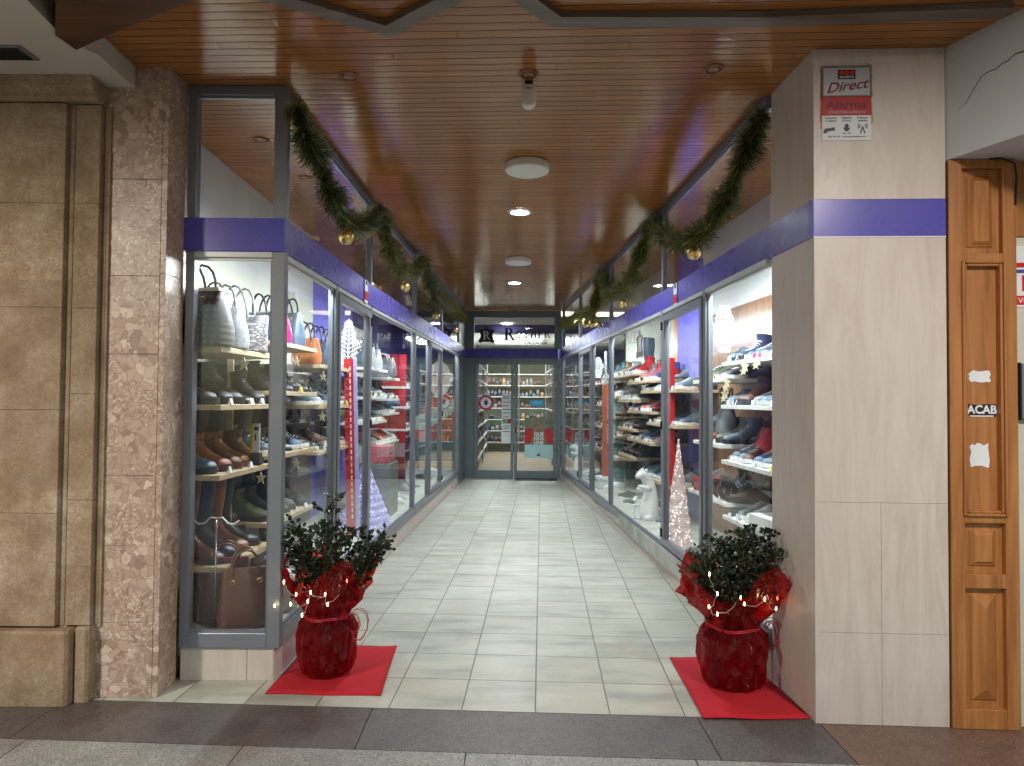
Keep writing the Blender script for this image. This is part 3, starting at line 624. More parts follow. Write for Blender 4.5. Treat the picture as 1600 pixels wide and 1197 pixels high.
# sign pane over the door
th = thing('sign_pane', 'glass pane with shop name above the entrance doors', 'shop sign', (BL.x, BL.y, 0), aB)
mb = MB(); bb(mb, .0, .155, HT, H-.001); bb(mb, LB-.10, LB+.02, HT, H-.001); bb(mb, .155, LB-.10, H-.12, H-.001, -.028, .028); mb.build('frame', M['dooralu'], th)
mb = MB(); mb.add([(.155, 0, HT), (LB-.1, 0, HT), (LB-.1, 0, H-.12), (.155, 0, H-.12)], [(0, 1, 2, 3)]); mb.build('glass_pane', M['glass'], th, fix=False)
ink = simple('dark_navy_vinyl', (.012, .010, .035), .4, 0, .1, 5, 0); pale = simple('pale_vinyl', (.72, .72, .66), .5, 0, .03, 5, 0)
def hide(mb, cx, cz, s, y0, y1):
    P = [(-.5, .28), (-.36, .36), (-.16, .34), (-.12, .5), (.12, .5), (.16, .34), (.36, .36), (.5, .28), (.40, .12), (.36, -.05), (.40, -.2), (.52, -.36), (.40, -.5), (.2, -.42), (0, -.44), (-.2, -.42), (-.40, -.5), (-.52, -.36), (-.40, -.2), (-.36, -.05), (-.40, .12)]
    mb.prism([(cx+a*s, cz+b_*s) for a, b_ in P], y0, y1)
# serif letters from strokes
def letter(mb, ch, x, z, h, y0=-.006, y1=-.003):
    t = h*.2; n_ = h*.1; sf = h*.09
    def R(a, b_, c, d): mb.box(x+a*h, x+b_*h, y0, y1, z+c*h, z+d*h)
    def arc(cx, cz, rx, rz, a0, a1, w0, w1, n=12):
        for k in range(n):
            q0, q1 = a0+(a1-a0)*k/n, a0+(a1-a0)*(k+1)/n; w_ = w0+(w1-w0)*abs(cos((q0+q1)/2))
            P = [(cx+rx*cos(q0), cz+rz*sin(q0)), (cx+rx*cos(q1), cz+rz*sin(q1)), (cx+(rx-w_)*cos(q1), cz+(rz-w_)*sin(q1)), (cx+(rx-w_)*cos(q0), cz+(rz-w_)*sin(q0))]
            mb.prism([(x+a*h, z+b_*h) for a, b_ in P], y0, y1)
    if ch in 'RHE':
        R(.08, .28, 0, 1); R(0, .36, 0, .07); R(0, .36, .93, 1)
    if ch == 'R':
        arc(.36, .74, .32, .27, -pi/2, pi/2, .09, .18); R(.26, .37, .93, 1); R(.26, .37, .48, .55)
        mb.prism([(x+a*h, z+b_*h) for a, b_ in ((.36, .5), (.52, .5), (.86, 0), (.66, 0))], y0, y1); R(.62, .92, 0, .05); return .86*h
    if ch == 'O': arc(.45, .5, .43, .5, 0, 2*pi, .09, .2, 20); return .92*h
    if ch == 'H': R(.62, .78, 0, 1); R(.54, .86, 0, .06); R(.54, .86, .94, 1); R(.26, .62, .47, .54); return .92*h
    if ch == 'E': R(.26, .68, 0, .06); R(.26, .66, .94, 1); R(.26, .52, .47, .54); R(.62, .68, 0, .22); R(.60, .66, .78, 1); R(.48, .53, .36, .64); return .76*h
    if ch == 'Y':
        mb.prism([(x+a*h, z+b_*h) for a, b_ in ((.02, 1), (.2, 1), (.48, .48), (.34, .42))], y0, y1); mb.prism([(x+a*h, z+b_*h) for a, b_ in ((.78, 1), (.85, 1), (.5, .42), (.42, .46))], y0, y1)
        R(.34, .5, 0, .45); R(.24, .6, 0, .06); R(-.04, .28, .95, 1); R(.66, .94, .95, 1); return .9*h
mb = MB(); hide(mb, .375, 2.54, .29, -.004, -.002); mb.build('hide_emblem', ink, th)
mb = MB(); letter(mb, 'R', .31, 2.455, .15, -.008, -.005); mb.build('emblem_letter', pale, th)
mb = MB(); x = .69; letter(mb, 'R', x, 2.445, .22); x += .20
for ch in 'OYHER': x += letter(mb, ch, x, 2.49, .135)+.008
mb.box(.93, 1.46, -.006, -.003, 2.447, 2.458); mb.build('shop_name', ink, th)
text('subtitle', 'CALZADOS', .062, ink, th, Matrix.Translation((1.25, -.004, 2.38)) @ UP, sx=1.25, bold=.002)
# things on the doors
def onplane(name, label, cat, x, z, y=-.034):
    p = BL+dB*x; return thing(name, label, cat, (p.x-nB.x*(-y), p.y-nB.y*(-y), z), aB)
pinkm = simple('raspberry_print', (.42, .02, .07), .5, 0, .05, 5, 0); bluep = simple('cyan_print', (.03, .36, .62), .5, 0, .05, 5, 0); mint = simple('mint_print', (.42, .66, .66), .5, 0, .05, 5, 0)
paper = simple('white_paper', (.72, .76, .78), .6, 0, .03, 5, 0); greenp = simple('green_print', (.1, .42, .12), .5, 0, .05, 5, 0)
skin = simple('pale_skin_print', (.72, .60, .52), .5, 0, .08, 9, 0)
def disc(mb, r, y0, y1, n=28, c=(0, 0)): mb.prism([(c[0]+r*cos(2*pi*k/n), c[1]+r*sin(2*pi*k/n)) for k in range(n)], y0, y1)
th = onplane('round_sticker', 'round raspberry sticker on the left door leaf', 'sticker', .375, 1.335, -.004)
mb = MB(); disc(mb, .135, -.002, 0); mb.build('rim', pinkm, th)
mb = MB(); disc(mb, .095, -.004, -.0025); mb.build('centre', paper, th)
mb = MB(); mb.box(-.03, .03, -.006, -.0045, -.04, .04); mb.box(-.012, .012, -.006, -.0045, .045, .06); mb.build('symbol', ink, th)
th = onplane('notice_sheet', 'long pale notice with printed lines on the left door leaf', 'notice', .755, 1.08, -.004)
mb = MB(); mb.box(-.10, .10, -.002, 0, -.46, .42); mb.build('sheet', paper, th)
for z in (.36, .33, .26, .2, .13, .07, .0, -.16, -.2, -.26): mb = MB(); mb.box(-.08, .08*rnd.uniform(.3, 1), -.004, -.0025, z, z+.012); mb.build('print_line', ink, th)
mb = MB(); mb.box(-.085, .0, -.004, -.0025, -.11, -.03); mb.build('green_picture', greenp, th); mb = MB(); mb.box(.002, .085, -.004, -.0025, -.11, -.03); mb.build('dark_picture', pinkm, th)
th = onplane('poster', 'campaign poster with red arms on the right door leaf', 'poster', 1.315, .72, -.004)
mb = MB(); mb.box(-.25, .25, -.002, 0, -.36, .36); mb.build('sheet', simple('olive_print', (.16, .19, .12), .5, 0, .4, 6, 0), th)
mb = MB(); mb.box(-.25, .25, -.004, -.0022, -.36, -.12); mb.build('mint_footer', mint, th)
rpm = simple('red_print', (.48, .02, .03), .5, 0, .2, 9, 0)
for s in (-1, 1): mb = MB(); mb.prism([(s*.25, -.1), (s*.25, .12), (s*.17, .18), (s*.10, .15), (s*.10, .06), (s*.15, -.1)][::s], -.006, -.0042); mb.build('red_sleeve', rpm, th)
mb = MB(); mb.prism([(-.07, -.1), (.07, -.1), (.09, .1), (.05, .28), (-.05, .28), (-.09, .1)], -.006, -.0042); mb.build('hands_picture', simple('brown_print', (.25, .16, .1), .5, 0, .5, 12, 0), th)
for k, t_ in enumerate(['QUE', 'NOS', 'UNE']): text('lettering', t_, .085, paper, th, Matrix.Translation((0, -.0065, .04-.075*k)) @ UP, bold=.003)
mb = MB(); mb.box(-.03, .03, -.006, -.0045, -.32, -.28); mb.build('small_logo', pinkm, th)
th = onplane('blue_sticker', 'small cyan sticker on the right door leaf above the poster', 'sticker', 1.275, 1.335, -.004)
mb = MB(); mb.box(-.12, .12, -.002, 0, -.055, .055); mb.build('sheet', bluep, th); text('lettering', 'ABIERTO', .045, paper, th, Matrix.Translation((0, -.0035, -.01)) @ UP)
mb = MB(); a = BL+dB*.92; mb.bbox(0, .72, -.30, -.04, 0, .008, .002)
tag(mb.build('door_mat', M['black'], None, loc=(a.x, a.y, .0005), rz=aB), 'black rubber mat in front of the right door leaf', 'mat')

# ---------------------------------------------------------------- shop room behind
th = thing('shop_room', 'lit shop room with pale walls seen through the entrance doors', 'room', (0, 12.1, 0))
mb = MB(); mb.box(-3.2, 3.2, 0, 9, -.02, .001); mb.build('floor', M['tan'], th)
mb = MB(); mb.box(-3.2, 3.2, -.05, 9, 2.86, 2.9); mb.build('ceiling_board', M['plaster'], th)
mb = MB(); mb.box(-3.2, 3.2, 9, 9.05, 0, 2.86); mb.build('back_wall', M['green'], th)
for s in (-1, 1): mb = MB(); mb.box(s*3.2, s*3.25, -.0, 9, 0, 2.86); mb.build('side_wall', M['plaster'], th)
mb = MB(); mb.box(-2.2, 2.2, 7.6, 7.9, 1.75, 2.05); mb.build('pelmet', M['brownstrip'], th)
mb = MB(); mb.box(-2.0, 2.0, 1.1, 1.3, 2.71, 2.859); mb.build('purple_beam', M['darkpurple'], th)
mb = MB(); mb.box(1.02, 1.3, 2.6, 2.85, 1.9, 2.859); mb.build('purple_column', M['purplewall'], th)
for x, y in ((-.1, .8), (.1, 1.9), (-.6, 3.0), (.2, 3.1), (-.4, 4.2)):
    mb = MB(); mb.lathe([(.09, 2.845), (.09, 2.859)], 20, (x, y)); mb.build('downlight', M['spot'], th)
mb = MB(); mb.box(-.45, .75, 3.3, 5.6, 2.845, 2.859); mb.build('light_panel', M['panel'], th)
area('shop_light', (.1, 16.5, 2.83), 2.4, 65, (.93, 1, .96), (0, 0, 0), 2.2)
def stock_rack(x0, x1, y0, y1, label, seed, at=None):
    r = random.Random(seed); th = thing('stock_rack', label, 'shelf rack', at or ((x0+x1)/2, y0, 0), pi/2 if at else 0); cx = (x0+x1)/2
    mb = MB()
    for z in (.25, .55, .85, 1.15, 1.45, 1.75, 2.05): mb.box(x0-cx, x1-cx, 0, y1-y0, z, z+.02)
    mb.build('shelf_board', M['shelfwhite'], th)
    for y in (0, (y1-y0)/2, y1-y0-.03):
        for xa in (x0-cx+.001, x1-cx-.031): mb = MB(); mb.box(xa, xa+.03, y+.001, y+.03, 0, 2.4); mb.build('upright', M['alu'], th)
    mats = [cmat(c) for c in ('black', 'charcoal', 'brown', 'navy', 'grey', 'burgundy', 'tan', 'slate')]
    for z in (.27, .57, .87, 1.17, 1.47, 1.77):
        mb = MB(); y = .05
        while y < y1-y0-.15:
            wd = r.uniform(.07, .1); mb.mi = r.randrange(len(mats)); hh = r.uniform(.09, .2)
            for (xa, sg) in ((x0-cx+.04, 1), (x1-cx-.04, -1)):
                xs = sorted([xa, xa+sg*.14]); mb.loft([[(xs[0]+dx, y+dy, z+.001) for dx, dy in ((0, 0), (.14, 0), (.14, wd), (0, wd))], [(xs[0]+dx, y+dy, z+hh*.5) for dx, dy in ((0, .005), (.13, .005), (.13, wd-.005), (0, wd-.005))], [(xs[0]+dx, y+dy, z+hh) for dx, dy in ((.04, .015), (.09, .015), (.09, wd-.015), (.04, wd-.015))]])
            y += wd+r.uniform(.0, .03)
        o = mb.build('shoe_row', mats, th); o['kind'] = 'stuff'
stock_rack(-1.55, -.62, .4+12.1, 5.2+12.1, 'crowded shoe rack inside the shop left of the aisle', 1)
stock_rack(.85, 1.75, 2.2+12.1, 5.2+12.1, 'crowded shoe rack inside the shop right of the aisle', 2)
stock_rack(-.2, .2, 0, 3.2, 'wide shoe rack across the back of the shop', 3, (1.8, 18.0, 0))
stock_rack(1.1, 1.5, 12.35, 13.9, 'narrow shoe rack just inside the right door leaf', 4)

# ---------------------------------------------------------------- ceiling fittings
for k, (x, y, lab) in enumerate(((.091, 4.44, 'round white flat ceiling lamp nearest the street, switched off'), (.061, 7.47, 'round white flat ceiling lamp further inside the passage, switched off'))):
    th = thing('ceiling_lamp', lab, 'ceiling lamp', (x, y, H), 0, 'round flat ceiling lamps')
    mb = MB(); mb.lathe([(.14, -.001), (.147, -.008), (.147, -.03)], 40, cap1=False); mb.build('body', M['white'], th, 40)
    mb = MB(); mb.lathe([(.1465, -.0301), (.146, -.048), (.138, -.055), (.001, -.057)], 40); mb.build('diffuser', M['discoff'], th, 40)
def ring_light(x, y, lab, lit, r=.06, power=0):
    th = thing('recessed_spotlight', lab, 'spotlight', (x, y, H), 0, 'recessed ceiling spotlights')
    mb = MB(); n = 28
    mb.loft([[(rr*cos(2*pi*k/n), rr*sin(2*pi*k/n), z) for k in range(n)] for rr, z in ((r*1.35, -.001), (r*1.33, -.007), (r*1.05, -.010), (r, -.004))], False, False); mb.build('ring', M['aluin'] if lit else M['brassdull'], th, True)
    mb = MB(); mb.lathe([(r*.98, -.005), (r*.5, -.009), (.001, -.010)], n); mb.build('lens', M['spot'] if lit else M['lensoff'], th, True)
    if lit: area('spot_light', (x, y, H-.03), r*2, power, (.92, .97, 1), spread=radians(150), shape='DISK')
M['brassdull'] = simple('copper_ring', (.24, .10, .04), .5); M['lensoff'] = simple('unlit_lens', (.26, .11, .05), .3)
ring_light(.054, 5.59, 'bright lit spotlight between the two round ceiling lamps', True, .075, 24)
ring_light(.025, 9.03, 'lit spotlight behind the second round ceiling lamp', True, .075, 24)
ring_light(.0, 11.5, 'small dim spotlight close to the entrance doors', False)
for x, y, l in ((-.805, 3.232, 'unlit copper ringed spotlight in ceiling on the left front'), (.069, 3.20, 'unlit copper ringed spotlight right above the white detector'), (.941, 3.137, 'unlit copper ringed spotlight in ceiling near the travertine pillar'),
                (-1.537, 4.052, 'unlit brass spotlight above left showcase nearest street'), (-1.486, 4.747, 'unlit brass spotlight above left showcase second from street')): ring_light(x, y, l, False, .036)
th = thing('motion_detector', 'white motion detector hanging from the board ceiling', 'detector', (.072, 3.30, H))
mb = MB(); mb.bbox(-.02, .02, -.03, .0, -.03, -.001, .004); mb.build('bracket', M['black'], th)
n = 12
mb = MB(); prof = [(-.034, 0), (-.034, -.09)]+[(-.034*cos(a*pi/8), -.09-.034*sin(a*pi/8)) for a in range(1, 8)]+[(.034, -.09), (.034, 0)]
T = Matrix.Translation((0, -.02, -.028)) @ Matrix.Rotation(radians(-14), 4, 'X'); mb.prism(prof, -.022, .012, T=T); mb.build('body', M['white'], th)
mb = MB(); mb.prism([(a*.55, -.01+b_*.5) for a, b_ in prof], -.026, -.0225, T=T @ Matrix.Translation((0, 0, -.045))); mb.build('sensor_window', M['discoff'], th)
text('lettering', 'DIRECT', .012, ink, th, T @ Matrix.Translation((0, -.0235, -.028)) @ UP)

# ---------------------------------------------------------------- stickers on bands and pillar
def band_sticker(P, label, sg, ang):
    th = thing('alarm_sticker', label, 'sticker', (P.x, P.y, 2.12), ang, 'small alarm stickers hanging on the purple bands')
    y = -.036*sg
    mb = MB(); mb.box(-.045, .045, y, y-.002*sg, 0, .17); mb.build('sheet', paper, th)
    mb = MB(); mb.box(-.045, .045, y-.0021*sg, y-.004*sg, .02, .085); mb.build('red_field', M['redplastic'], th); mb = MB(); mb.box(-.02, .02, y-.0021*sg, y-.004*sg, .135, .165); mb.build('black_mark', M['black'], th)
band_sticker(px_on(563, LK, BL) if px_on(563, LK, BL).y > LK.y else px_on(563, L1, LK), 'small red and white alarm sticker on the left purple band', 1, angL)
p = px_on(1057, R0, RK); th = thing('alarm_sticker', 'small red and white alarm sticker on the right purple band', 'sticker', (p.x, p.y, 2.12), math.atan2((RK-R0).y, (RK-R0).x), 'small alarm stickers hanging on the purple bands')
mb = MB(); mb.box(-.045, .045, .009, .011, 0, .17); mb.build('sheet', paper, th); mb = MB(); mb.box(-.045, .045, .0111, .013, .02, .085); mb.build('red_field', M['redplastic'], th); mb = MB(); mb.box(-.02, .02, .0111, .013, .135, .165); mb.build('black_mark', M['black'], th)

aP = math.atan2(R1.y-R0.y, R1.x-R0.x)
th = thing('alarm_sign', 'red and grey alarm company sign with three small pictograms on the travertine pillar', 'sign', (R0.x+.142, R0.y-.007, 2.60), aP)
mb = MB()
orange = simple('orange_glue_stain', (.50, .22, .08), .7, 0, .3, 20, .4)
for s, zz in ((-1, .22), (-1, .1), (1, .24), (1, .12)):
    P = [(s*.11+.012*rnd.uniform(-1, 1), zz-.09*rnd.uniform(.7, 1)+k*.018) for k in range(9)]
    mb = MB(); mb.prism([(s*.09, zz-.09)]+[(s*(.108+.008*rnd.random()), zz-.09+k*.018) for k in range(9)]+[(s*.09, zz+.06)], -.0015, .004+.0003*(zz > .2)); mb.build('glue_stain', orange, th)
greyp = simple('silver_print', (.42, .43, .45), .35, .3, .05, 5, 0)
mb = MB(); mb.bbox(-.106, .106, -.006, -.0016, .155, .285, .003); mb.build('grey_plate', greyp, th)
fr = simple('dull_bronze_frame', (.18, .13, .12), .5)
mb = MB(); mb.box(-.108, .108, -.009, -.003, .279, .288); mb.box(-.108, -.101, -.009, -.003, .15, .279); mb.box(.101, .108, -.009, -.003, .15, .279); mb.box(-.101, .101, -.009, -.003, .15, .155); mb.build('plate_rim', fr, th)
mb = MB(); mb.box(-.038, .038, -.008, -.0062, .228, .270); mb.build('black_field', M['black'], th)
mb = MB()
for k in (-1, 0, 1): disc(mb, .009, -.0095, -.0082, 14, (k*.023, .256))
mb.build('red_dots', M['redplastic'], th)
text('small_lettering', 'SECURITAS', .0125, paper, th, Matrix.Translation((0, -.0085, .233)) @ UP)
dred = simple('dark_red_print', (.16, .012, .04), .5, 0, .05, 5, 0)
text('direct_lettering', 'Direct', .062, dred, th, Matrix.Translation((0, -.0068, .178)) @ UP @ Matrix.Rotation(.13, 4, 'Z'), shear=.45, bold=.0008, sx=1.1)
mb = MB(); mb.box(-.106, .106, -.005, -.0016, .068, .150); mb.build('red_plate', simple('red_enamel', (.42, .012, .015), .4, 0, .08, 9, 0), th)
text('alarm_lettering', 'Alarma', .052, dred, th, Matrix.Translation((0, -.0055, .098)) @ UP, bold=.001, sx=1.15)
text('police_lettering', 'CONECTADA A POLICIA', .0145, greyp, th, Matrix.Translation((0, -.0055, .076)) @ UP)
mb = MB(); mb.box(-.106, .106, -.004, -.0016, -.045, .067); mb.build('white_sheet', paper, th)
for k, (a, b_) in enumerate((('Grabación', 'de imágenes'), ('Vigilante', '24 horas'), ('Detector', 'inhibición'))):
    for j, s_ in enumerate((a, b_)): text('caption', s_, .0125-.002*j, ink, th, Matrix.Translation((-.069+.069*k, -.0045, .052-.012*j)) @ UP)
mb = MB()
mb.box(-.095, -.05, -.0055, -.0042, .008, .022, Matrix.Rotation(-.15, 4, 'Y')); mb.box(-.1, -.085, -.0055, -.0042, -.012, .0); mb.build('camera_pictogram', ink, th); mb = MB()
disc(mb, .009, -.0055, -.0042, 14, (0, .02)); mb.prism([(-.016, .012), (.016, .012), (.006, -.004), (-.006, -.004)], -.0055, -.0042); mb.box(-.018, -.004, -.0055, -.0042, -.014, -.011); mb.box(.004, .018, -.0055, -.0042, -.014, -.011); mb.build('guard_pictogram', ink, th); mb = MB()
mb.prism([(.057, -.014), (.069, .022), (.081, -.014), (.076, -.014), (.069, .008), (.062, -.014)], -.0055, -.0042)
for s in (-1, 1):
    for r_ in (.014, .021): mb.prism([(.069+s*r_*cos(a*.3), .018+r_*sin(a*.3)) for a in range(-2, 3)]+[(.069+s*(r_-.003)*cos(a*.3), .018+(r_-.003)*sin(a*.3)) for a in range(2, -3, -1)], -.0055, -.0042)
mb.build('antenna_pictogram', ink, th)
text('contact_line', '902 195 195   www.securitasdirect.es', .0105, ink, th, Matrix.Translation((0, -.0045, -.031)) @ UP)

# ---------------------------------------------------------------- wooden door jamb panel on the right
aW = aP; th = thing('wooden_panel', 'honey oak panelled door jamb with torn stickers beside the travertine pillar', 'wood panelling', (R1.x+.006, R1.y-.012, 0), aW)
W = .285
mb = MB(); x0, x1 = .058, .228
zs = [(2.05, 2.425), (.918, 2.01), (.66, .88), (.085, .60)]
mb.bbox(0, x0, 0, .05, 0, 2.463, .003); mb.bbox(x1, W, 0, .05, 0, 2.463, .003)
ed = [2.463, 2.425, 2.05, 2.01, .918, .88, .66, .60, .085, 0]
for a, c in zip(ed[0::2], ed[1::2]): mb.bbox(x0, x1, .0005, .049, c, a, .003)
mb.build('frame', M['doorwood'], th)
mb = MB()
for a, c in zs: mb.box(x0, x1, .028, .04, a, c)
mb.build('panel_board', M['doorwood'], th)
def frustum(x0, x1, z0, z1, i, y0, y1):
    mb.loft([[(x0, y0, z0), (x1, y0, z0), (x1, y0, z1), (x0, y0, z1)], [(x0+i, y1, z0+i), (x1-i, y1, z0+i), (x1-i, y1, z1-i), (x0+i, y1, z1-i)]])
for (a, c), i in zip((zs[0], zs[2]), (.018, .016)):
    mb = MB(); frustum(x0+.028, x1-.028, a+.028, c-.028, .01, .028, .02); frustum(x0+.040, x1-.040, a+.040, c-.040, .014, .0199, .008); mb.build('raised_panel', M['doorwood'], th)
mb = MB(); a, c = zs[3]; frustum(x0+.028, x1-.028, a+.028, c-.028, .01, .028, .02)
X0, X1, Z0, Z1 = x0+.04, x1-.04, a+.04, c-.04; xm = (X0+X1)/2; hw = (X1-X0)/2
mb.add([(X0, .0199, Z0), (X1, .0199, Z0), (X1, .0199, Z1), (X0, .0199, Z1), (xm, .002, Z0+hw), (xm, .002, Z1-hw)], [(0, 1, 4), (1, 2, 5, 4), (2, 3, 5), (3, 0, 4, 5)])
mb.build('raised_panel', M['doorwood'], th)
mb = MB(); a, c = zs[1]
for k, (i, d_) in enumerate(((0, -.012), (.012, -.004))):
    w_ = .012
    e = -.012 if k == 0 else 0
    X0, X1, Z0, Z1 = x0+i-.008, x1-i+.008, a+i-.008, c-i+.008
    mb.bbox(X0, X0+w_, d_, .03, Z0, Z1, .004); mb.bbox(X1-w_, X1, d_, .03, Z0, Z1, .004); mb.bbox(X0+w_, X1-w_, d_+.0005, .03, Z0, Z0+w_, .004); mb.bbox(X0+w_, X1-w_, d_+.0005, .03, Z1-w_, Z1, .004)
mb.build('moulding', M['doorwood'], th)
def torn(cx, cz, w_, h_, seed, mat, name, label, txt=None):
    r = random.Random(seed); t2 = thing(name, label, 'sticker', tuple(th.matrix_basis @ Vector((cx, .0275, cz))), aW)
    mb = MB(); P = []
    for k in range(22):
        a = 2*pi*k/22; q_ = .82+.25*r.random(); ca, sa = cos(a), sin(a); P.append((w_/2*max(-1, min(1, ca*1.3))*q_, h_/2*max(-1, min(1, sa*1.3))*q_))
    mb.prism(P, -.0012, .0); mb.build('paper_scrap', paper if not txt else M['black'], t2)
    if txt: text('lettering', txt, .05, paper, t2, Matrix.Translation((0, -.0018, -.012)) @ UP, bold=.0015, sx=.95); mb = MB(); mb.box(-.05, .05, -.002, -.0013, -.026, -.021); mb.build('underline', paper, t2)
torn(.142, 1.515, .095, .052, 3, None, 'torn_sticker', 'upper torn white sticker on the oak panel'); 
torn(.148, 1.365, .125, .056, 5, None, 'black_sticker', 'black sticker with white letters on the oak panel', 'ACAB')
torn(.137, 1.17, .085, .105, 9, None, 'torn_sticker', 'larger torn white sticker below the black one on the oak panel')
# things to the right of the jamb
ang2 = aW
def rp(x, y, z): return tuple(th.matrix_basis @ Vector((x, y, z)))
mb = MB(); mb.box(.287, 1.6, .03, .06, 2.13, 2.464); tag(mb.build('door_lintel', M['doorwood'], None, loc=rp(0, 0, 0), rz=aW), 'orange wooden board above the cream wall at the right edge', 'lintel')
mb = MB(); mb.box(.287, 1.6, .04, .08, 0, 2.129); tag(mb.build('cream_wall', M['cream'], None, loc=rp(0, 0, 0), rz=aW), 'cream wall strip at the far right edge of the photo', 'wall')
t2 = thing('notice', 'white and red notice at the right edge beside the oak panel', 'notice', rp(.36, .038, 1.94), aW)
mb = MB(); mb.box(-.07, .07, -.002, .0015, -.12, .15); mb.build('sheet', paper, t2)
mb = MB(); mb.box(-.066, .066, -.004, -.0022, -.11, -.07); mb.box(-.03, .066, -.004, -.0022, -.05, .02); mb.box(-.064, .06, -.004, -.0022, .055, .075); mb.build('red_blocks', M['redplastic'], t2)
mb = MB(); mb.box(-.06, .06, -.004, -.0022, .03, .045); mb.build('blue_block', simple('blue_print', (.05, .06, .3), .5, 0, .05, 5, 0), t2)
text('lettering', 'VODA', .035, paper, t2, Matrix.Translation((.0, -.005, -.103)) @ UP)
t2 = thing('intercom', 'dark grey metal box mounted at the right edge', 'door device', rp(.335, .038, 1.45), aW)
mb = MB(); mb.bbox(-.03, .12, -.03, .0015, -.12, .12, .004); mb.build('case', M['alu'], t2); mb = MB(); mb.bbox(-.036, -.0305, -.034, .0015, -.125, .125, .002); mb.build('edge', M['black'], t2)
mb = MB(); mb.tube([rp(.17, -.006, 2.463), rp(.215, -.014, 2.462), rp(.272, -.012, 2.44), rp(.282, -.008, 2.38), rp(.279, -.004, 2.26)], .004, 6)
tag(mb.build('cable', M['black'], None, smooth=True), 'thin black cable looping over the top of the oak panel', 'cable')

# ---------------------------------------------------------------- red mats
def mat_sheet(pts, label):
    mb = MB(); n = 14; g = []; P = [V2(p) for p in pts]; r = random.Random(len(label))
    for j in range(n+1):
        for i in range(n+1):
            u, v = i/n, j/n; p = (P[0]*(1-u)+P[1]*u)*(1-v)+(P[3]*(1-u)+P[2]*u)*v
            e = .004*sin(u*9+v*3)*(1 if i in (0, n) or j in (0, n) else .3); g.append((p.x+e*.6, p.y+e*.8, .005+.0015*sin(u*7+v*5)+(.003 if (i == n and v > .4) else 0)))
    f = [(j*(n+1)+i, j*(n+1)+i+1, (j+1)*(n+1)+i+1, (j+1)*(n+1)+i) for j in range(n) for i in range(n)]
    mb.add(g, f); o = mb.build('red_mat', M['redmat'], None, True); md = o.modifiers.new('s', 'SOLIDIFY'); md.thickness = .004; md.offset = -1
    return tag(o, label, 'mat', 'red felt mats under the potted bushes')
mat_sheet([(-1.155, 3.205), (-.606, 3.194), (-.636, 3.83), (-1.145, 3.82)], 'red felt mat under the left potted bush')
mat_sheet([(.849, 2.985), (1.322, 2.985), (1.285, 3.68), (.865, 3.682)], 'red felt mat under the right potted bush beside travertine pillar')

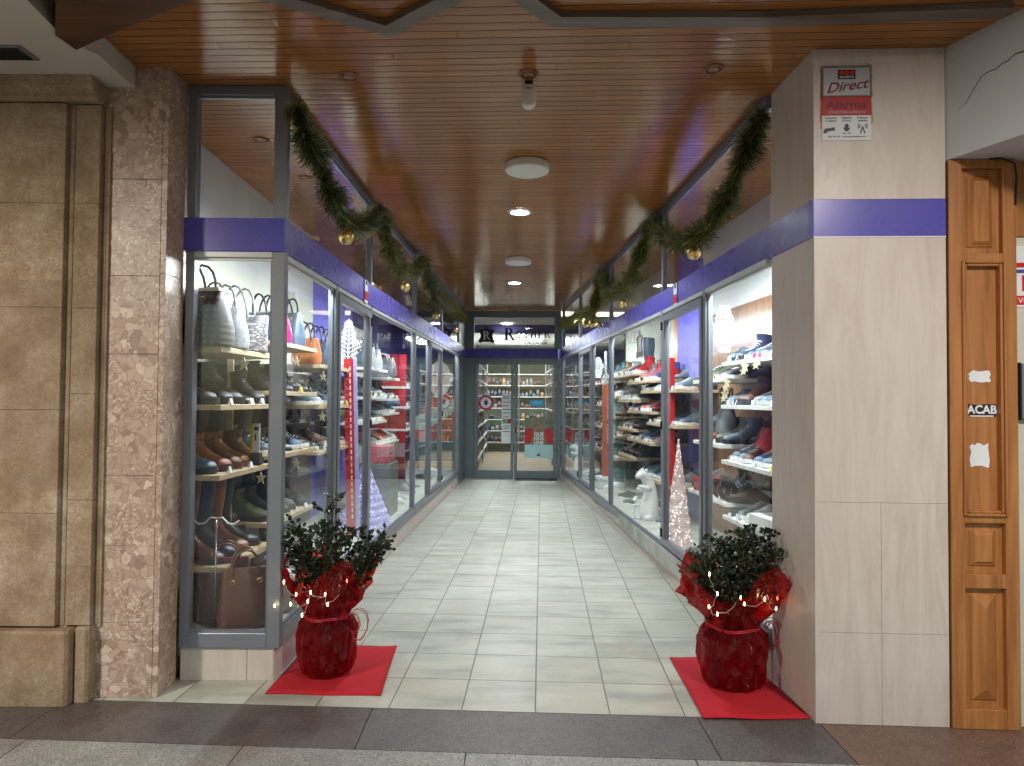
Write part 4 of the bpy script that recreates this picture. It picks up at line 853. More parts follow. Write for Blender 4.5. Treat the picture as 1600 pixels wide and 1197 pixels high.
# ---------------------------------------------------------------- potted bushes
def bush(x, y, seed, R, zt, zlo, rx, lean, label, ncl, potR=.145, flare=.25, seedc=0):
    r = random.Random(seed); th = thing('potted_bush', label, 'potted plant', (x, y, .009), 0, 'potted bushes wrapped in red cellophane')
    mb = MB(); mb.lathe([(potR*.72, 0), (potR*.78, .02), (potR*.93, .2), (potR*.98, .2), (potR*.98, .225), (potR*.88, .225), (potR*.86, .19)], 28, cap1=False); mb.build('pot', M['pot'], th, 40)
    mb = MB(); mb.lathe([(potR*.86, .188), (potR*.5, .195), (.001, .198)], 20, cap0=False); mb.build('soil', M['soil'], th, True)
    # cellophane
    n = 72; prof = [(0, potR*.78), (.006, potR*.9), (.03, potR*.97), (.07, potR*1.04), (.12, potR*1.09), (.16, potR*1.1), (.20, potR*1.13), (.235, potR*1.08), (.26, potR*.94), (.285, potR*.80), (.31, potR*.86), (.36, potR*1.12), (.42, potR*1.38), (.47, flare*.86), (.52, flare)]
    ph = [r.uniform(0, 6.28) for _ in range(6)]
    rings = []
    for i, (z, rr) in enumerate(prof):
        ring = []
        for k in range(n):
            a = 2*pi*k/n; up = max(0, (z-.3)/.22)
            wv = 1+.05*(1-2*abs(sin(4.5*a+ph[0]+z*5)))+.04*(1-2*abs(sin(8.5*a+ph[1]-z*9)))+.018*sin(23*a+ph[5]+z*30)+.022*r.uniform(-1, 1)+up*(.13*sin(4*a+ph[2])+.08*sin(7*a+ph[3]))
            if .25 < z < .3: wv = 1+.09*sin(19*a)+.04*r.uniform(-1, 1)
            zz = z+up*(.085*sin(4*a+ph[2]+.5)+.04*abs(sin(4.5*a+ph[4]))-.03)+(.004*r.uniform(-1, 1) if z > .01 else 0)
            ring.append((rr*wv*cos(a)*(1+.15*up), rr*wv*sin(a)*(1-.1*up), max(0, zz)))
        rings.append(ring)
    mb = MB(); mb.loft(rings, True, False); o = mb.build('cellophane_wrap', M['cello'], th, 25)
    mb = MB()
    for q_ in range(2): mb.tube([(potR*.86*cos(t*.25), potR*.86*sin(t*.25), .283+.008*q_+.004*sin(t)) for t in range(27)], .003, 5)
    ax = potR*(1 if lean > 0 else -1)
    for q_ in range(5):
        R_ = r.uniform(.03, .07); mb.tube([(ax*.85+ax/abs(ax)*(.02+R_*(1-cos(t*.5))*.6), -.05+.02*sin(t*.9+q_), .28+R_*sin(t*.5)-.004*t) for t in range(13)], .002, 4)
    mb.build('ribbon', simple('red_ribbon', (.45, .02, .04), .3), th, True)
    # branches
    mbb = MB(); mbl = MB(); tips = []
    def leaf(p, d, s):
        d = d.normalized(); a = d.cross(Vector((r.uniform(-1, 1), r.uniform(-1, 1), r.uniform(-.2, 1)))); 
        if a.length < .01: return
        a.normalize(); nn = d.cross(a); w_ = s*.42
        v = [p, p+d*s*.35+a*w_*.9+nn*s*.08, p+d*s*.75+a*w_*.7+nn*s*.02, p+d*s*1.05-nn*s*.08, p+d*s*.75-a*w_*.7+nn*s*.02, p+d*s*.35-a*w_*.9+nn*s*.08, p+d*s*.5-nn*s*.06]
        mbl.add(v, [(0, 1, 6), (1, 2, 6), (2, 3, 6), (3, 4, 6), (4, 5, 6), (5, 0, 6)])
    for b_ in range(ncl):
        a = 2*pi*(b_+r.random()*.8)/ncl*3.01; u = sqrt(r.random())
        tgt = Vector((lean+rx*u*cos(a), R*.62*u*sin(a), zlo+(zt-zlo)*(1-.55*u*u)*r.uniform(.55, 1.0)))
        st = Vector((.025*cos(a), .025*sin(a), .18)); mid = st.lerp(tgt, .45)+Vector((-.04*cos(a), -.04*sin(a), .06)); P = []
        for k in range(9):
            t = k/8; P.append(st*(1-t)**2+mid*2*t*(1-t)+tgt*t*t+Vector((r.uniform(-1, 1), r.uniform(-1, 1), 0))*.006)
        mbb.tube(P, [.0055*(1-t/9)+.0012 for t in range(9)], 5)
        for k in range(3, 9):
            for q_ in range(3 if k < 5 else 5):
                dr = Vector((r.uniform(-1, 1), r.uniform(-1, 1), r.uniform(-.35, .9))).normalized(); Lg = r.uniform(.03, .075)
                e = P[k]+dr*Lg; mbb.tube([P[k], P[k]+dr*Lg*.5+Vector((0, 0, .004)), e], [.0018, .0014, .001], 4)
                for s_ in range(r.randint(3, 6)):
                    t = r.uniform(.3, 1.05); leaf(P[k]+dr*Lg*t, (dr+Vector((r.uniform(-1, 1), r.uniform(-1, 1), r.uniform(-.6, .8)))*.9), r.uniform(.017, .030))
    mbb.build('branches', M['stem'], th, True); mbl.build('foliage', M['leaf'], th, fix=False)
    return th
bush(-.935, 3.47, 11, .22, .885, .48, .29, .02, 'leafy potted bush on the left red mat in red cellophane', 25, .135, .225)
bush(1.10, 3.36, 23, .2, .80, .42, .235, .035, 'denser potted bush on the right red mat in red cellophane', 32, .15, .25)
def lights(x, y, pts, label, seed):
    r = random.Random(seed); th = thing('string_lights', label, 'fairy lights', (x, y, .4), 0, 'warm fairy lights wound through the bushes'); P = []
    pts = [Vector(p) for p in pts]
    for a, c in zip(pts[:-1], pts[1:]):
        for k in range(6):
            t = k/6; P.append(a.lerp(c, t)+Vector((0, 0, -.02*sin(pi*t)))+Vector((r.uniform(-1, 1), r.uniform(-1, 1), r.uniform(-1, 1)))*.005)
    P.append(pts[-1]); mb = MB(); mb.tube(P, .0016, 5); mb.build('wire', M['wire'], th, True)
    for p in pts:
        mb = MB(); mb.tube([p+Vector((0, 0, -.008)), p, p+Vector((0, 0, .006)), p+Vector((0, 0, .010))], [.0022, .0032, .0028, .0008], 8); mb.build('bulb', M['bulb'], th, True)
lights(-.935, 3.47, [(-.22, -.15, -.02), (-.17, -.17, .10), (-.10, -.2, .05), (-.13, -.19, .0), (-.04, -.21, .02), (-.07, -.2, -.05), (-.03, -.2, .06), (.04, -.2, .05), (.05, -.19, .0), (.13, -.14, .10)], 'warm fairy lights wound through the left bush', 1)
lights(1.095, 3.36, [(-.155, -.16, .18), (-.12, -.17, .09), (-.16, -.17, .03), (-.13, -.2, .005), (-.02, -.20, .08), (.0, -.19, .05), (.10, -.18, .07), (.16, -.16, .02), (.19, -.1, .05)], 'warm fairy lights wound through the right bush', 2)

# ---------------------------------------------------------------- garlands and baubles
def garland(pts, label, seed, ngold=.5):
    r = random.Random(seed); P = [Vector(p) for p in pts]; D = []
    for i in range(len(P)-1):
        p0, p1, p2, p3 = P[max(i-1, 0)], P[i], P[i+1], P[min(i+2, len(P)-1)]
        m_ = max(3, int((p2-p1).length/.02))
        for k in range(m_):
            t = k/m_; D.append(.5*((2*p1)+(-p0+p2)*t+(2*p0-5*p1+4*p2-p3)*t*t+(-p0+3*p1-3*p2+p3)*t**3))
    D.append(P[-1]); th = thing('tinsel_garland', label, 'garland', tuple(P[0]), 0, 'green tinsel garlands hung along the passage')
    o_ = P[0]; mb = MB(); mb.tube([d-o_ for d in D], .006, 7); mb.build('cord', M['tinsel'], th, True)
    for part, mat, dens in (('green_tinsel', M['tinsel'], 105), ('gold_tinsel', M['tinselgold'], 34)):
        mb = MB(); L = len(D)
        for i in range(L-1):
            far = i/L; nn = int(dens*((1-.35*far) if part == 'green_tinsel' else (1.0+2.0*far)))
            t = (D[i+1]-D[i]).normalized()
            for k in range(nn):
                p = D[i].lerp(D[i+1], r.random())-o_; d = Vector((r.gauss(0, 1), r.gauss(0, 1), r.gauss(0, 1)))
                d = (d-t*d.dot(t)*.6).normalized(); ln = r.uniform(.045, .115)*(.8+.25*sin(i*.31+seed)+.12*sin(i*.93)); e = p+d*ln+Vector((0, 0, -.006)); s_ = d.cross(Vector((r.random(), r.random(), r.random()))).normalized()*r.uniform(.0012, .0024)
                mb.add([p-s_, p+s_, e+s_*.5, e-s_*.5], [(0, 1, 2, 3)])
        o = mb.build(part, mat, th, fix=False)
def onwall(px, py, A, B, off, sg):
    n_ = (B-A).normalized(); m_ = V2((-n_.y, n_.x))*sg; A2 = A+m_*off; p = px_on(px, A2, A2+n_); z = 1.4+(614.5+(px-800)*.0073-py)/1050.4*p.y; return (p.x, p.y, z)
GL = [(455, 152), (473, 203), (495, 243), (510, 284), (529, 320), (551, 343), (570, 338), (588, 322), (598, 354), (613, 390), (628, 414), (645, 414), (657, 397), (667, 423), (679, 450), (693, 463), (706, 470), (714, 480), (723, 488)]
GR = [(1193, 162), (1178, 196), (1167, 221), (1152, 258), (1134, 298), (1112, 335), (1086, 359), (1060, 367), (1038, 356), (1020, 337), (1005, 372), (991, 411), (972, 441), (954, 445), (941, 417), (932, 447), (924, 478), (903, 484), (888, 495), (877, 495)]
gl = [onwall(x, y, L1, BL, -.09, 1) for x, y in GL]; gr = [onwall(x, y, R0, BR, .02, 1) for x, y in GR]
garland(gl, 'dark green tinsel garland swagged along the left windows', 4); garland(gr, 'dark green tinsel garland swagged along the right windows', 5)
def bauble(P, r_, label, grp='gold baubles hung under the garlands'):
    th = thing('bauble', label, 'bauble', P, 0, grp)
    mb = MB(); mb.sphere((0, 0, 0), r_, 20, 14); mb.build('ball', M['goldglass'], th, True)
    mb = MB(); mb.lathe([(r_*.22, r_*.95), (r_*.22, r_*1.15)], 10); mb.tube([(0, 0, r_*1.1), (0, 0, r_*2.2)], .0012, 4); mb.build('cap', M['brass'], th)
for i, (px, py, r_) in enumerate(((538, 360, 12), (632, 438, 8), (680, 484, 6), (712, 506, 5))):
    P = onwall(px, py, L1, BL, -.09, 1); bauble(P, r_*P[1]/1050, ('largest gold bauble on the left, nearest street', 'second gold bauble from street on the left', 'third gold bauble from street on the left', 'smallest gold bauble on the left by the doors')[i])
for i, (px, py, r_) in enumerate(((1084, 385, 11), (973, 465, 7), (925, 497, 5.5), (914, 498, 5), (936, 498, 5))):
    P = onwall(px, py, R0, BR, .02, 1); bauble(P, r_*P[1]/1050, ('largest gold bauble on the right, nearest street', 'second gold bauble from street on the right', 'middle one of three far gold baubles on the right', 'far gold bauble on the right closest to the doors', 'far gold bauble on the right nearest the street')[i])

# ---------------------------------------------------------------- footwear
CMx = .01
KIND = {
 'sneaker': dict(B=[(.2, 1.6), (2, .9), (6, .8), (13, .9), (20, .9), (25.5, 1.2), (28.2, 3.5), (28.4, 6.5), (27.8, 8.6)],
                 T=[(.5, 3.2), (2.6, 5.2), (6.5, 6.2), (11, 7.6), (15, 9.8), (17, 10.6), (18, 10.6), (18.6, 10.2), (18.8, 9.6)], w=[1.2, 3.6, 4.8, 4.7, 4.2, 4.0, 3.8, 3.5, 3.3], sole=2.6, lace=(7, 15.5)),
 'boot': dict(B=[(.2, 2.0), (2, 1.2), (6, 1.1), (13, 1.2), (20, 1.2), (25.5, 1.6), (27.6, 4.5), (27.2, 9), (26.8, 13), (26.8, 16.5)],
              T=[(.5, 3.6), (2.6, 5.6), (6.5, 6.6), (11, 8.2), (14.5, 10.6), (16.2, 12.2), (16.8, 13.4), (16.8, 14.6), (16.4, 16), (15.8, 17.6)], w=[1.3, 3.7, 4.8, 4.6, 4.1, 4.0, 3.9, 3.9, 4.0, 4.2], sole=3.0, lace=(7.5, 16.5)),
 'tallboot': dict(B=[(.2, 1.6), (2, 1.0), (6, 1.0), (13, 1.4), (19, 2.6), (24.5, 3.2), (26.6, 6), (26, 12), (27, 22), (28, 30), (27.5, 38)],
                  T=[(.5, 3.0), (2.6, 4.6), (6.5, 5.8), (11, 7.6), (14.5, 10.2), (15.8, 12.4), (16.4, 14.6), (16.2, 18), (15, 25), (14.4, 32), (14.2, 39)], w=[1.2, 3.5, 4.4, 4.2, 3.9, 3.9, 3.8, 4.0, 5.0, 5.6, 5.6], sole=1.6, heel=2.6),
 'pump': dict(B=[(.1, 1.2), (2, .7), (6, .7), (12, 1.6), (18, 3.6), (23, 4.8), (24.6, 6.4), (24.6, 8.2)],
              T=[(.4, 2.2), (2.6, 3.6), (6.5, 4.6), (10.5, 5.6), (13, 6.6), (14.5, 7.4), (15.4, 7.8), (16, 7.9)], w=[1.1, 3.3, 4.0, 3.6, 3.2, 3.1, 3.0, 2.8], sole=.9, heel=4.6),
}
_mc = {}
def ring(B, T, w_, n=16):
    bx_, bz = B; tx, tz = T; cx, cz = (bx_+tx)/2, (bz+tz)/2; ax, az = (tx-bx_)/2, (tz-bz)/2; R_ = []
    for k in range(n):
        a = 2*pi*k/n; c = cos(a); s = sin(a); e = .75 if c < 0 else 1.0
        ss = math.copysign(abs(s)**(.62 if c < 0 else .9), s)
        R_.append((-(cx+ax*c)*CMx, w_*ss*CMx, (cz+az*c)*CMx))
    return R_
def sh_meshes(kind, c, sc_, two=None):
    key = (kind, c, sc_, two)
    if key in _mc: return _mc[key]
    K = KIND[kind]; out = {}
    rings = [ring(b_, t, w_) for b_, t, w_ in zip(K['B'], K['T'], K['w'])]
    mb = MB(); mb.loft(rings, True, False)
    last = rings[-1]; c0 = Vector([sum(p[i] for p in last)/len(last) for i in range(3)])
    sc2 = lambda R_, f, dz: [tuple(c0+(Vector(p)-c0)*f+Vector((0, 0, dz))) for p in R_]
    if two:      # contrast heel counter / collar
        nf = len(mb.f); n = 16
        for fi in range(nf-1):
            r_ = (fi)//n
            if r_ >= len(rings)-3: mb.m[fi] = 1
    mb.loft([last, sc2(last, .93, .002), sc2(last, .88, -.004)], False, False)
    out['upper'] = mb.mesh('upper', [cmat(c, .38 if kind in ('tallboot', 'pump') else .5), cmat(two or c, .6)], True)
    mb = MB(); mb.loft([sc2(last, .88, -.004), sc2(last, .80, -.045)], False, True); out['lining'] = mb.mesh('lining', cmat('charcoal', .8), True)
    # sole
    mb = MB(); L = 29 if kind != 'pump' else 25; prof = []; ws = K['w']; xs_ = [b_[0] for b_ in K['B']]
    N = 18; top = []; bot = []
    def wid(x):
        x = max(0, min(L, x)); u = x/L; return 4.9*max(0, sin(pi*min(1, (u*.97+.012))**.75))**.42*(1-.22*math.exp(-((u-.62)/.16)**2))*(.98 if kind not in ('pump',) else .8)
    def floorz(x):
        if kind in ('sneaker', 'boot'): return .5*max(0, 1-x/5)**2
        h_ = K.get('heel', 0); u = max(0, (x-8)/(L-8)); return .3*max(0, 1-x/5)**2+h_*(u*u*(3-2*u))
    xsn = [L*(1-cos(pi*k/N))/2 for k in range(N+1)]; rr = []
    for x in xsn:
        w_ = max(.15, wid(x)); z0 = floorz(x); z1 = z0+(K['sole'] if kind in ('sneaker', 'boot') else K['sole']*.8)*(1+.15*x/L)
        rr.append([(-x*CMx+.003, -w_*CMx, z0*CMx), (-x*CMx+.003, w_*CMx, z0*CMx), (-x*CMx+.003, w_*CMx*1.01, z1*CMx*.8), (-x*CMx+.003, w_*CMx*.95, z1*CMx), (-x*CMx+.003, -w_*CMx*.95, z1*CMx), (-x*CMx+.003, -w_*CMx*1.01, z1*CMx*.8)])
    mb.loft(rr); out['sole'] = mb.mesh('sole', cmat(sc_, .55), 50)
    if K.get('heel'):
        h_ = K['heel']; mb = MB(); f = 1 if kind == 'tallboot' else .55
        R0_ = [(-(L-7*f+6.4*f*a)*CMx, b_*3.2*(.9 if f == 1 else .75)*CMx) for a, b_ in ((0, -.8), (0, .8), (.6, 1), (1, .5), (1, -.5), (.6, -1))]
        mb.loft([[(x, y*.85 if f == 1 else y*.35, 0) for x, y in R0_], [(x, y, (h_+.3)*CMx) for x, y in R0_]]); out['heel'] = mb.mesh('heel', cmat(sc_, .5))
    if K.get('lace'):
        mb = MB(); T = K['T']
        a, b_ = K['lace']; nL_ = 5 if kind == 'sneaker' else 7
        for k in range(nL_):
            x = a+(b_-a)*k/(nL_-1)
            for j in range(len(T)-1):
                if T[j][0] <= x <= T[j+1][0]: u = (x-T[j][0])/max(.01, T[j+1][0]-T[j][0]); z = T[j][1]+(T[j+1][1]-T[j][1])*u; break
            mb.tube([(-x*CMx, -.021, (z-.85)*CMx), (-x*CMx, -.012, (z+.1)*CMx), (-(x+.3)*CMx, 0, (z+.45)*CMx), (-(x+.6)*CMx, .012, (z+.3)*CMx), (-(x+.6)*CMx, .021, (z-.6)*CMx)], .0024, 5)
        out['laces'] = mb.mesh('laces', cmat('white' if sc_ == 'white' or c in ('navy', 'grey') else ('tan' if c in ('brown', 'cognac') else 'charcoal'), .7), True)
    _mc[key] = out; return out
OBN = {'sneaker': 'sneaker', 'boot': 'ankle_boot', 'tallboot': 'tall_boot', 'pump': 'court_shoe'}
OBC = {'sneaker': 'sneaker', 'boot': 'ankle boot', 'tallboot': 'tall boot', 'pump': 'court shoe'}
ORD = ['first', 'second', 'third', 'fourth', 'fifth', 'sixth', 'seventh', 'eighth', 'ninth', 'tenth', 'eleventh', 'twelfth']
def shoe(kind, c, sc_, loc, rz, label, far=False, two=None, scale=1):
    if two is None and kind == 'sneaker' and rnd.random() < .4: two = rnd.choice(['white', 'charcoal', 'lightgrey', 'tan', 'red'])
    ms = sh_meshes(kind, c, sc_, two); th = thing(OBN[kind], label, OBC[kind], loc, rz, 'footwear set out in the shop windows')
    if scale != 1: th.scale = (scale,)*3
    for k in ('upper', 'sole', 'lining', 'heel', 'laces'):
        if k in ms and not (far and k in ('lining', 'laces')): link(k, ms[k], th)
    return th
_tag = {}
def price_card(loc, rz, label, c='paper'):
    if c not in _tag:
        mb = MB(); mb.add([(-.003, -.013, 0), (-.003, .013, 0), (.010, .013, .034), (.010, -.013, .034), (.020, .013, 0), (.020, -.013, 0)], [(0, 1, 2, 3), (3, 2, 4, 5)])
        _tag[c] = mb.mesh('card', paper if c == 'paper' else cmat('yellow', .6), fix=False)
    o = link('price_card', _tag[c], None, loc, rz); return tag(o, label, 'price card', 'folded price cards on the shelves')

# bags ------------------------------------------------------------
def bag(kind, mat, loc, rz, label, w_=.30, d_=.13, h_=.24, hmat=None, handle=.14, trim=None):
    th = thing('handbag', label, 'handbag', loc, rz, 'handbags on the showcase shelves'); hm = hmat or cmat('charcoal', .4)
    mb = MB(); rr = []; n = 20
    for z, f, g in ((0, .90, .82), (.012, 1.0, 1.0), (h_*.3, 1.0, 1.06), (h_*.65, .93 if kind != 'trapeze' else 1.06, .8), (h_*.95, .86 if kind != 'trapeze' else 1.14, .42), (h_, .84 if kind != 'trapeze' else 1.14, .34)):
        R_ = []
        for k in range(n):
            a = 2*pi*k/n; c, s = cos(a), sin(a); R_.append((w_/2*f*math.copysign(abs(c)**.35, c), d_/2*g*math.copysign(abs(s)**.5, s), z))
        rr.append(R_)
    mb.loft(rr); mb.build('body', mat, th, 45)
    mb = MB()
    for s in (-1, 1):
        y = s*d_*.19; mb.tube([(-w_*.24, y, h_*.80), (-w_*.25, y*1.1, h_)]+[(-w_*.24*cos(t*pi/8), y*(1.1+.5*sin(t*pi/8)), h_+handle*sin(t*pi/8)) for t in range(0, 9)]+[(w_*.25, y*1.1, h_), (w_*.24, y, h_*.80)], .0065, 7)
    mb.build('handle', hm, th, True)
    mb = MB()
    for s in (-1, 1):
        for x in (-1, 1):
            cx = x*w_*.245; mb.tube([(cx+.012*cos(t*pi/4), s*d_*.33, h_*.80+.012*sin(t*pi/4)) for t in range(9)], .0022, 5)
    mb.build('rings', M['brass'], th, True)
    if trim:
        mb = MB(); mb.bbox(-w_*.44, w_*.44, -d_*.24, d_*.24, h_*.94, h_*1.005, .004); mb.build('top_trim', trim, th)
    return th

# shelves ----------------------------------------------------------
nsh = [0]
def shelf(side, s0, s1, z, off, label, mat, back=None, th_=.028, items=(), where='', rowname='', far=False, cards=True, toe=.0, rev=False, inset=.035, back_row=None):
    P = PL if side == 'L' else PR; ang = angL if side == 'L' else angR; a = P(s0, off); L = s1-s0
    sg = 1 if side == 'L' else -1
    if back is None:
        back = .715 if side == 'R' else .79+.03*s0
    mb = MB(); mb.bbox(0, L, 0, (back-off)*sg, -th_, 0, .002)
    o = mb.build('shelf', mat, None, loc=(a.x, a.y, z), rz=ang); tag(o, label, 'shelf', 'shelves in the shop windows')
    if items:
        n0 = max(len(items), min(10, int(L/(.118 if far else .13)))); items = [tuple(items[k % len(items)]) if k < len(items) else (items[(k*3+1) % len(items)][0], rnd.choice([items[(k+1) % len(items)][1], 'black', 'charcoal', 'brown', 'slate']), items[k % len(items)][2]) for k in range(n0)]
    n_ = len(items)
    for i, it in enumerate(items):
        kind, c, s_ = it[0], it[1], it[2]; s = s0+L*(i+.5)/n_; rot = (it[3] if len(it) > 3 else rnd.uniform(-.3, .3)); two = it[4] if len(it) > 4 else None
        o_ = off+inset+rnd.uniform(0, .02); p = P(s, o_); base = 0 if side == 'L' else pi
        lab = '%s %s, %s from street, %s, %s' % (WD.get(c, c), OBC[kind], ORD[i], rowname, where)
        rz = base+(-toe if side == 'L' else toe)+rot*(1 if side == 'L' else -1)
        shoe(kind, c, s_, (p.x, p.y, z+.001), rz, lab, far, two, 1.14)
        if cards and i % 2 == 0:
            q_ = P(s+.06*(1 if i < n_-1 else -1), off+.016); price_card((q_.x, q_.y, z+.0005), base+rnd.uniform(-.5, .5), 'price card by %s %s, %s from street, %s, %s' % (WD.get(c, c), OBC[kind], ORD[i], rowname, where), 'paper' if rnd.random() < .8 else 'yellow')
    if back_row and n_:
        for i in range(n_+1):
            kind = back_row[i % len(back_row)]; c = rnd.choice(['black', 'charcoal', 'brown', 'slate', 'grey', 'black']); s = s0+.05+(L-.1)*i/n_
            p = P(s, off+.235); shoe(kind, c, 'black', (p.x, p.y, z+.001), (0 if side == 'L' else pi)+rnd.uniform(-.5, .5), '%s %s in rear row, %s from street, %s, %s' % (WD.get(c, c), OBC[kind], ORD[i], rowname, where), far)
    return o
W_ = M['shelfwood']; WH = M['shelfwhite']
LC = 'left corner window'; LD = 'left side window'; LH = 'left hinged door bay'; LW = 'left curtain window'; RC = 'right pillar window'; RH = 'right lilac bay'; RW = 'right figure window'; RF = 'right coral post window'; LFR = 'left poster window'
# bay 1 left (corner)
shelf('L', .06, .72, 1.66, .32, 'beech shelf carrying the checked and silver handbags in left corner window', W_)
for (s, o, kw) in ((.12, .50, dict(kind='tote', mat=M['mono'], w_=.40, d_=.20, h_=.30, label='brown checked handbag with gold ring, nearest the marble pillar', trim=cmat('cream', .5))),
                   (.34, .47, dict(kind='tote', mat=cmat('silver', .25, .5), w_=.32, d_=.15, h_=.23, label='smooth silver handbag between checked and embossed ones', hmat=cmat('grey', .3))),
                   (.585, .47, dict(kind='trapeze', mat=M['croc'], w_=.32, d_=.17, h_=.22, label='grey embossed leather handbag with tall handles, left corner window', hmat=cmat('grey', .3), handle=.17))):
    p = PL(s, o); k = kw.pop('kind'); l = kw.pop('label'); m_ = kw.pop('mat'); bag(k, m_, (p.x, p.y, 1.661), -.2, l, **kw)
shelf('L', .06, .72, 1.36, .32, 'beech shelf of black boots in left corner window', W_, items=[('boot', 'charcoal', 'black'), ('boot', 'black', 'black'), ('boot', 'black', 'black', .1, 'grey'), ('pump', 'black', 'black'), ('boot', 'black', 'black')], where=LC, rowname='second shelf', back_row=('boot', 'tallboot' if 'third' in 'x' else 'boot'), toe=.35)
shelf('L', .06, .72, 1.00, .32, 'beech shelf of brown heeled boots in left corner window', W_, items=[('boot', 'slate', 'charcoal', .0), ('boot', 'cognac', 'brown', .0), ('boot', 'brown', 'brown', .0, 'cognac'), ('boot', 'cognac', 'brown', .05)], where=LC, rowname='third shelf', back_row=('boot', 'tallboot' if 'third' in 'third' else 'boot'), toe=.3)
shelf('L', .10, .72, .525, .30, 'low beech shelf of tall boots in left corner window', W_, items=[('tallboot', 'brown', 'black', .0), ('tallboot', 'navy', 'black', .0), ('tallboot', 'cognac', 'brown', .0)], where=LC, rowname='fourth shelf', back_row=('boot', 'boot'), toe=.25)
for (s, o, c, l, w_, h_, rz) in ((.11, .20, 'brown', 'tall brown leather handbag standing on the deck of left corner window', .26, .30, .5), (.38, .18, 'brown', 'wide brown leather handbag lying low in left corner window', .30, .17, .2)):
    p = PL(s, o); bag('tote', cmat(c, .35), (p.x, p.y, .2225), rz, l, w_, .14, h_, cmat('brown', .35), .10)
p = PL(.2, .34); bag('tote', cmat('burgundy', .35), (p.x, p.y, .2225), .3, 'dark wine handbag behind the tall brown one, left corner window', .26, .12, .33, cmat('brown', .35), .08)
for i, (s, o, k, c, s2) in enumerate(((.56, .17, 'sneaker', 'charcoal', 'white'), (.60, .32, 'boot', 'grey', 'white'), (.78, .16, 'boot', 'black', 'white'), (.98, .18, 'sneaker', 'lightgrey', 'white'), (1.05, .33, 'boot', 'grey', 'white'), (1.2, .16, 'sneaker', 'silver', 'white'), (1.42, .2, 'sneaker', 'white', 'white'), (.84, .36, 'tallboot', 'black', 'black'), (1.35, .38, 'tallboot', 'charcoal', 'black'))):
    p = PL(s, o); shoe(k, c, s2, (p.x, p.y, .2225), rnd.uniform(-.5, .1), '%s %s standing on the deck, %s from street, left side window' % (WD.get(c, c), OBC[k], ORD[i]))
# bay 2 left
shelf('L', .80, 1.56, 1.755, .32, 'beech shelf of blue and magenta handbags in left side window', W_)
for s, o, m_, w_, h_, l in ((.90, .46, cmat('navy', .3), .26, .19, 'navy handbag with white upper half, left side window'), (1.10, .46, cmat('magenta', .35), .24, .20, 'magenta handbag beside the navy one, left side window'), (1.34, .46, cmat('slate', .35), .26, .235, 'dark blue grey handbag right of the magenta one')):
    p = PL(s, o); bag('tote', m_, (p.x, p.y, 1.756), -.5, l, w_, .12, h_, cmat('black', .4), .11, trim=cmat('lightgrey', .3) if s < 1 else None)
shelf('L', .80, 1.56, 1.44, .32, 'beech shelf of black court shoes in left side window', W_, items=[('pump', 'black', 'black'), ('boot', 'charcoal', 'black'), ('pump', 'charcoal', 'black'), ('boot', 'black', 'black'), ('pump', 'black', 'black')], where=LD, rowname='second shelf', back_row=('boot', 'tallboot' if 'third' in 'x' else 'boot'), toe=.35)
shelf('L', .80, 1.56, 1.04, .32, 'beech shelf of slate sneakers in left side window', W_, items=[('sneaker', 'slate', 'white'), ('sneaker', 'charcoal', 'white'), ('pump', 'slate', 'black'), ('sneaker', 'denim', 'white'), ('sneaker', 'black', 'white')], where=LD, rowname='third shelf', back_row=('boot', 'tallboot' if 'third' in 'third' else 'boot'), toe=.35)
shelf('L', .80, 1.56, .62, .34, 'low beech shelf of boots in left side window', W_, items=[('boot', 'olive', 'black'), ('boot', 'black', 'black'), ('tallboot', 'black', 'black'), ('boot', 'grey', 'black')], where=LD, rowname='fourth shelf', back_row=('boot', 'tallboot' if 'third' in 'third' else 'boot'), toe=.3)
mb = MB()
pass
for s, l in ((.765, 'slim upright beech batten behind the corner post'), (1.585, 'slim upright beech batten between second and third left bays')):
    p = PL(s, .60); mb = MB(); mb.bbox(p.x-.02, p.x+.02, p.y-.008, p.y+.008, .2225, 1.72, .002); tag(mb.build('shelf_upright', W_), l, 'shelf upright')
# bay 3 left
shelf('L', 1.62, 2.5, 1.65, .32, 'beech shelf of the orange handbag and brown shoes in left side window', W_, items=[], where=LD, rowname='top shelf')
for s, c, l in ((1.72, 'orange', 'orange leather handbag leaning near the mullion, left side window'), (1.98, 'denim', 'denim blue handbag behind the mullion, left side window'), (2.25, 'lightgrey', 'glittery pale handbag behind the left hinged door')):
    p = PL(s, .46); bag('tote', cmat(c, .4), (p.x, p.y, 1.651), -.4, l, .24, .11, .2, cmat('black', .4), .12)
shelf('L', 1.62, 2.5, 1.345, .32, 'beech shelf of mixed shoes behind the left hinged door', W_, items=[('sneaker', 'slate', 'white'), ('sneaker', 'lightgrey', 'white'), ('sneaker', 'navy', 'white'), ('boot', 'teal', 'black'), ('sneaker', 'charcoal', 'white')], where=LH, rowname='second shelf', back_row=('boot', 'tallboot' if 'third' in 'x' else 'boot'), toe=.35)
shelf('L', 1.62, 2.5, 1.0, .32, 'beech shelf of flat shoes behind the left hinged door', W_, items=[('sneaker', 'charcoal', 'white'), ('boot', 'black', 'black'), ('sneaker', 'tan', 'white'), ('sneaker', 'grey', 'white'), ('pump', 'brown', 'black')], where=LH, rowname='third shelf', back_row=('boot', 'tallboot' if 'third' in 'third' else 'boot'), toe=.35)
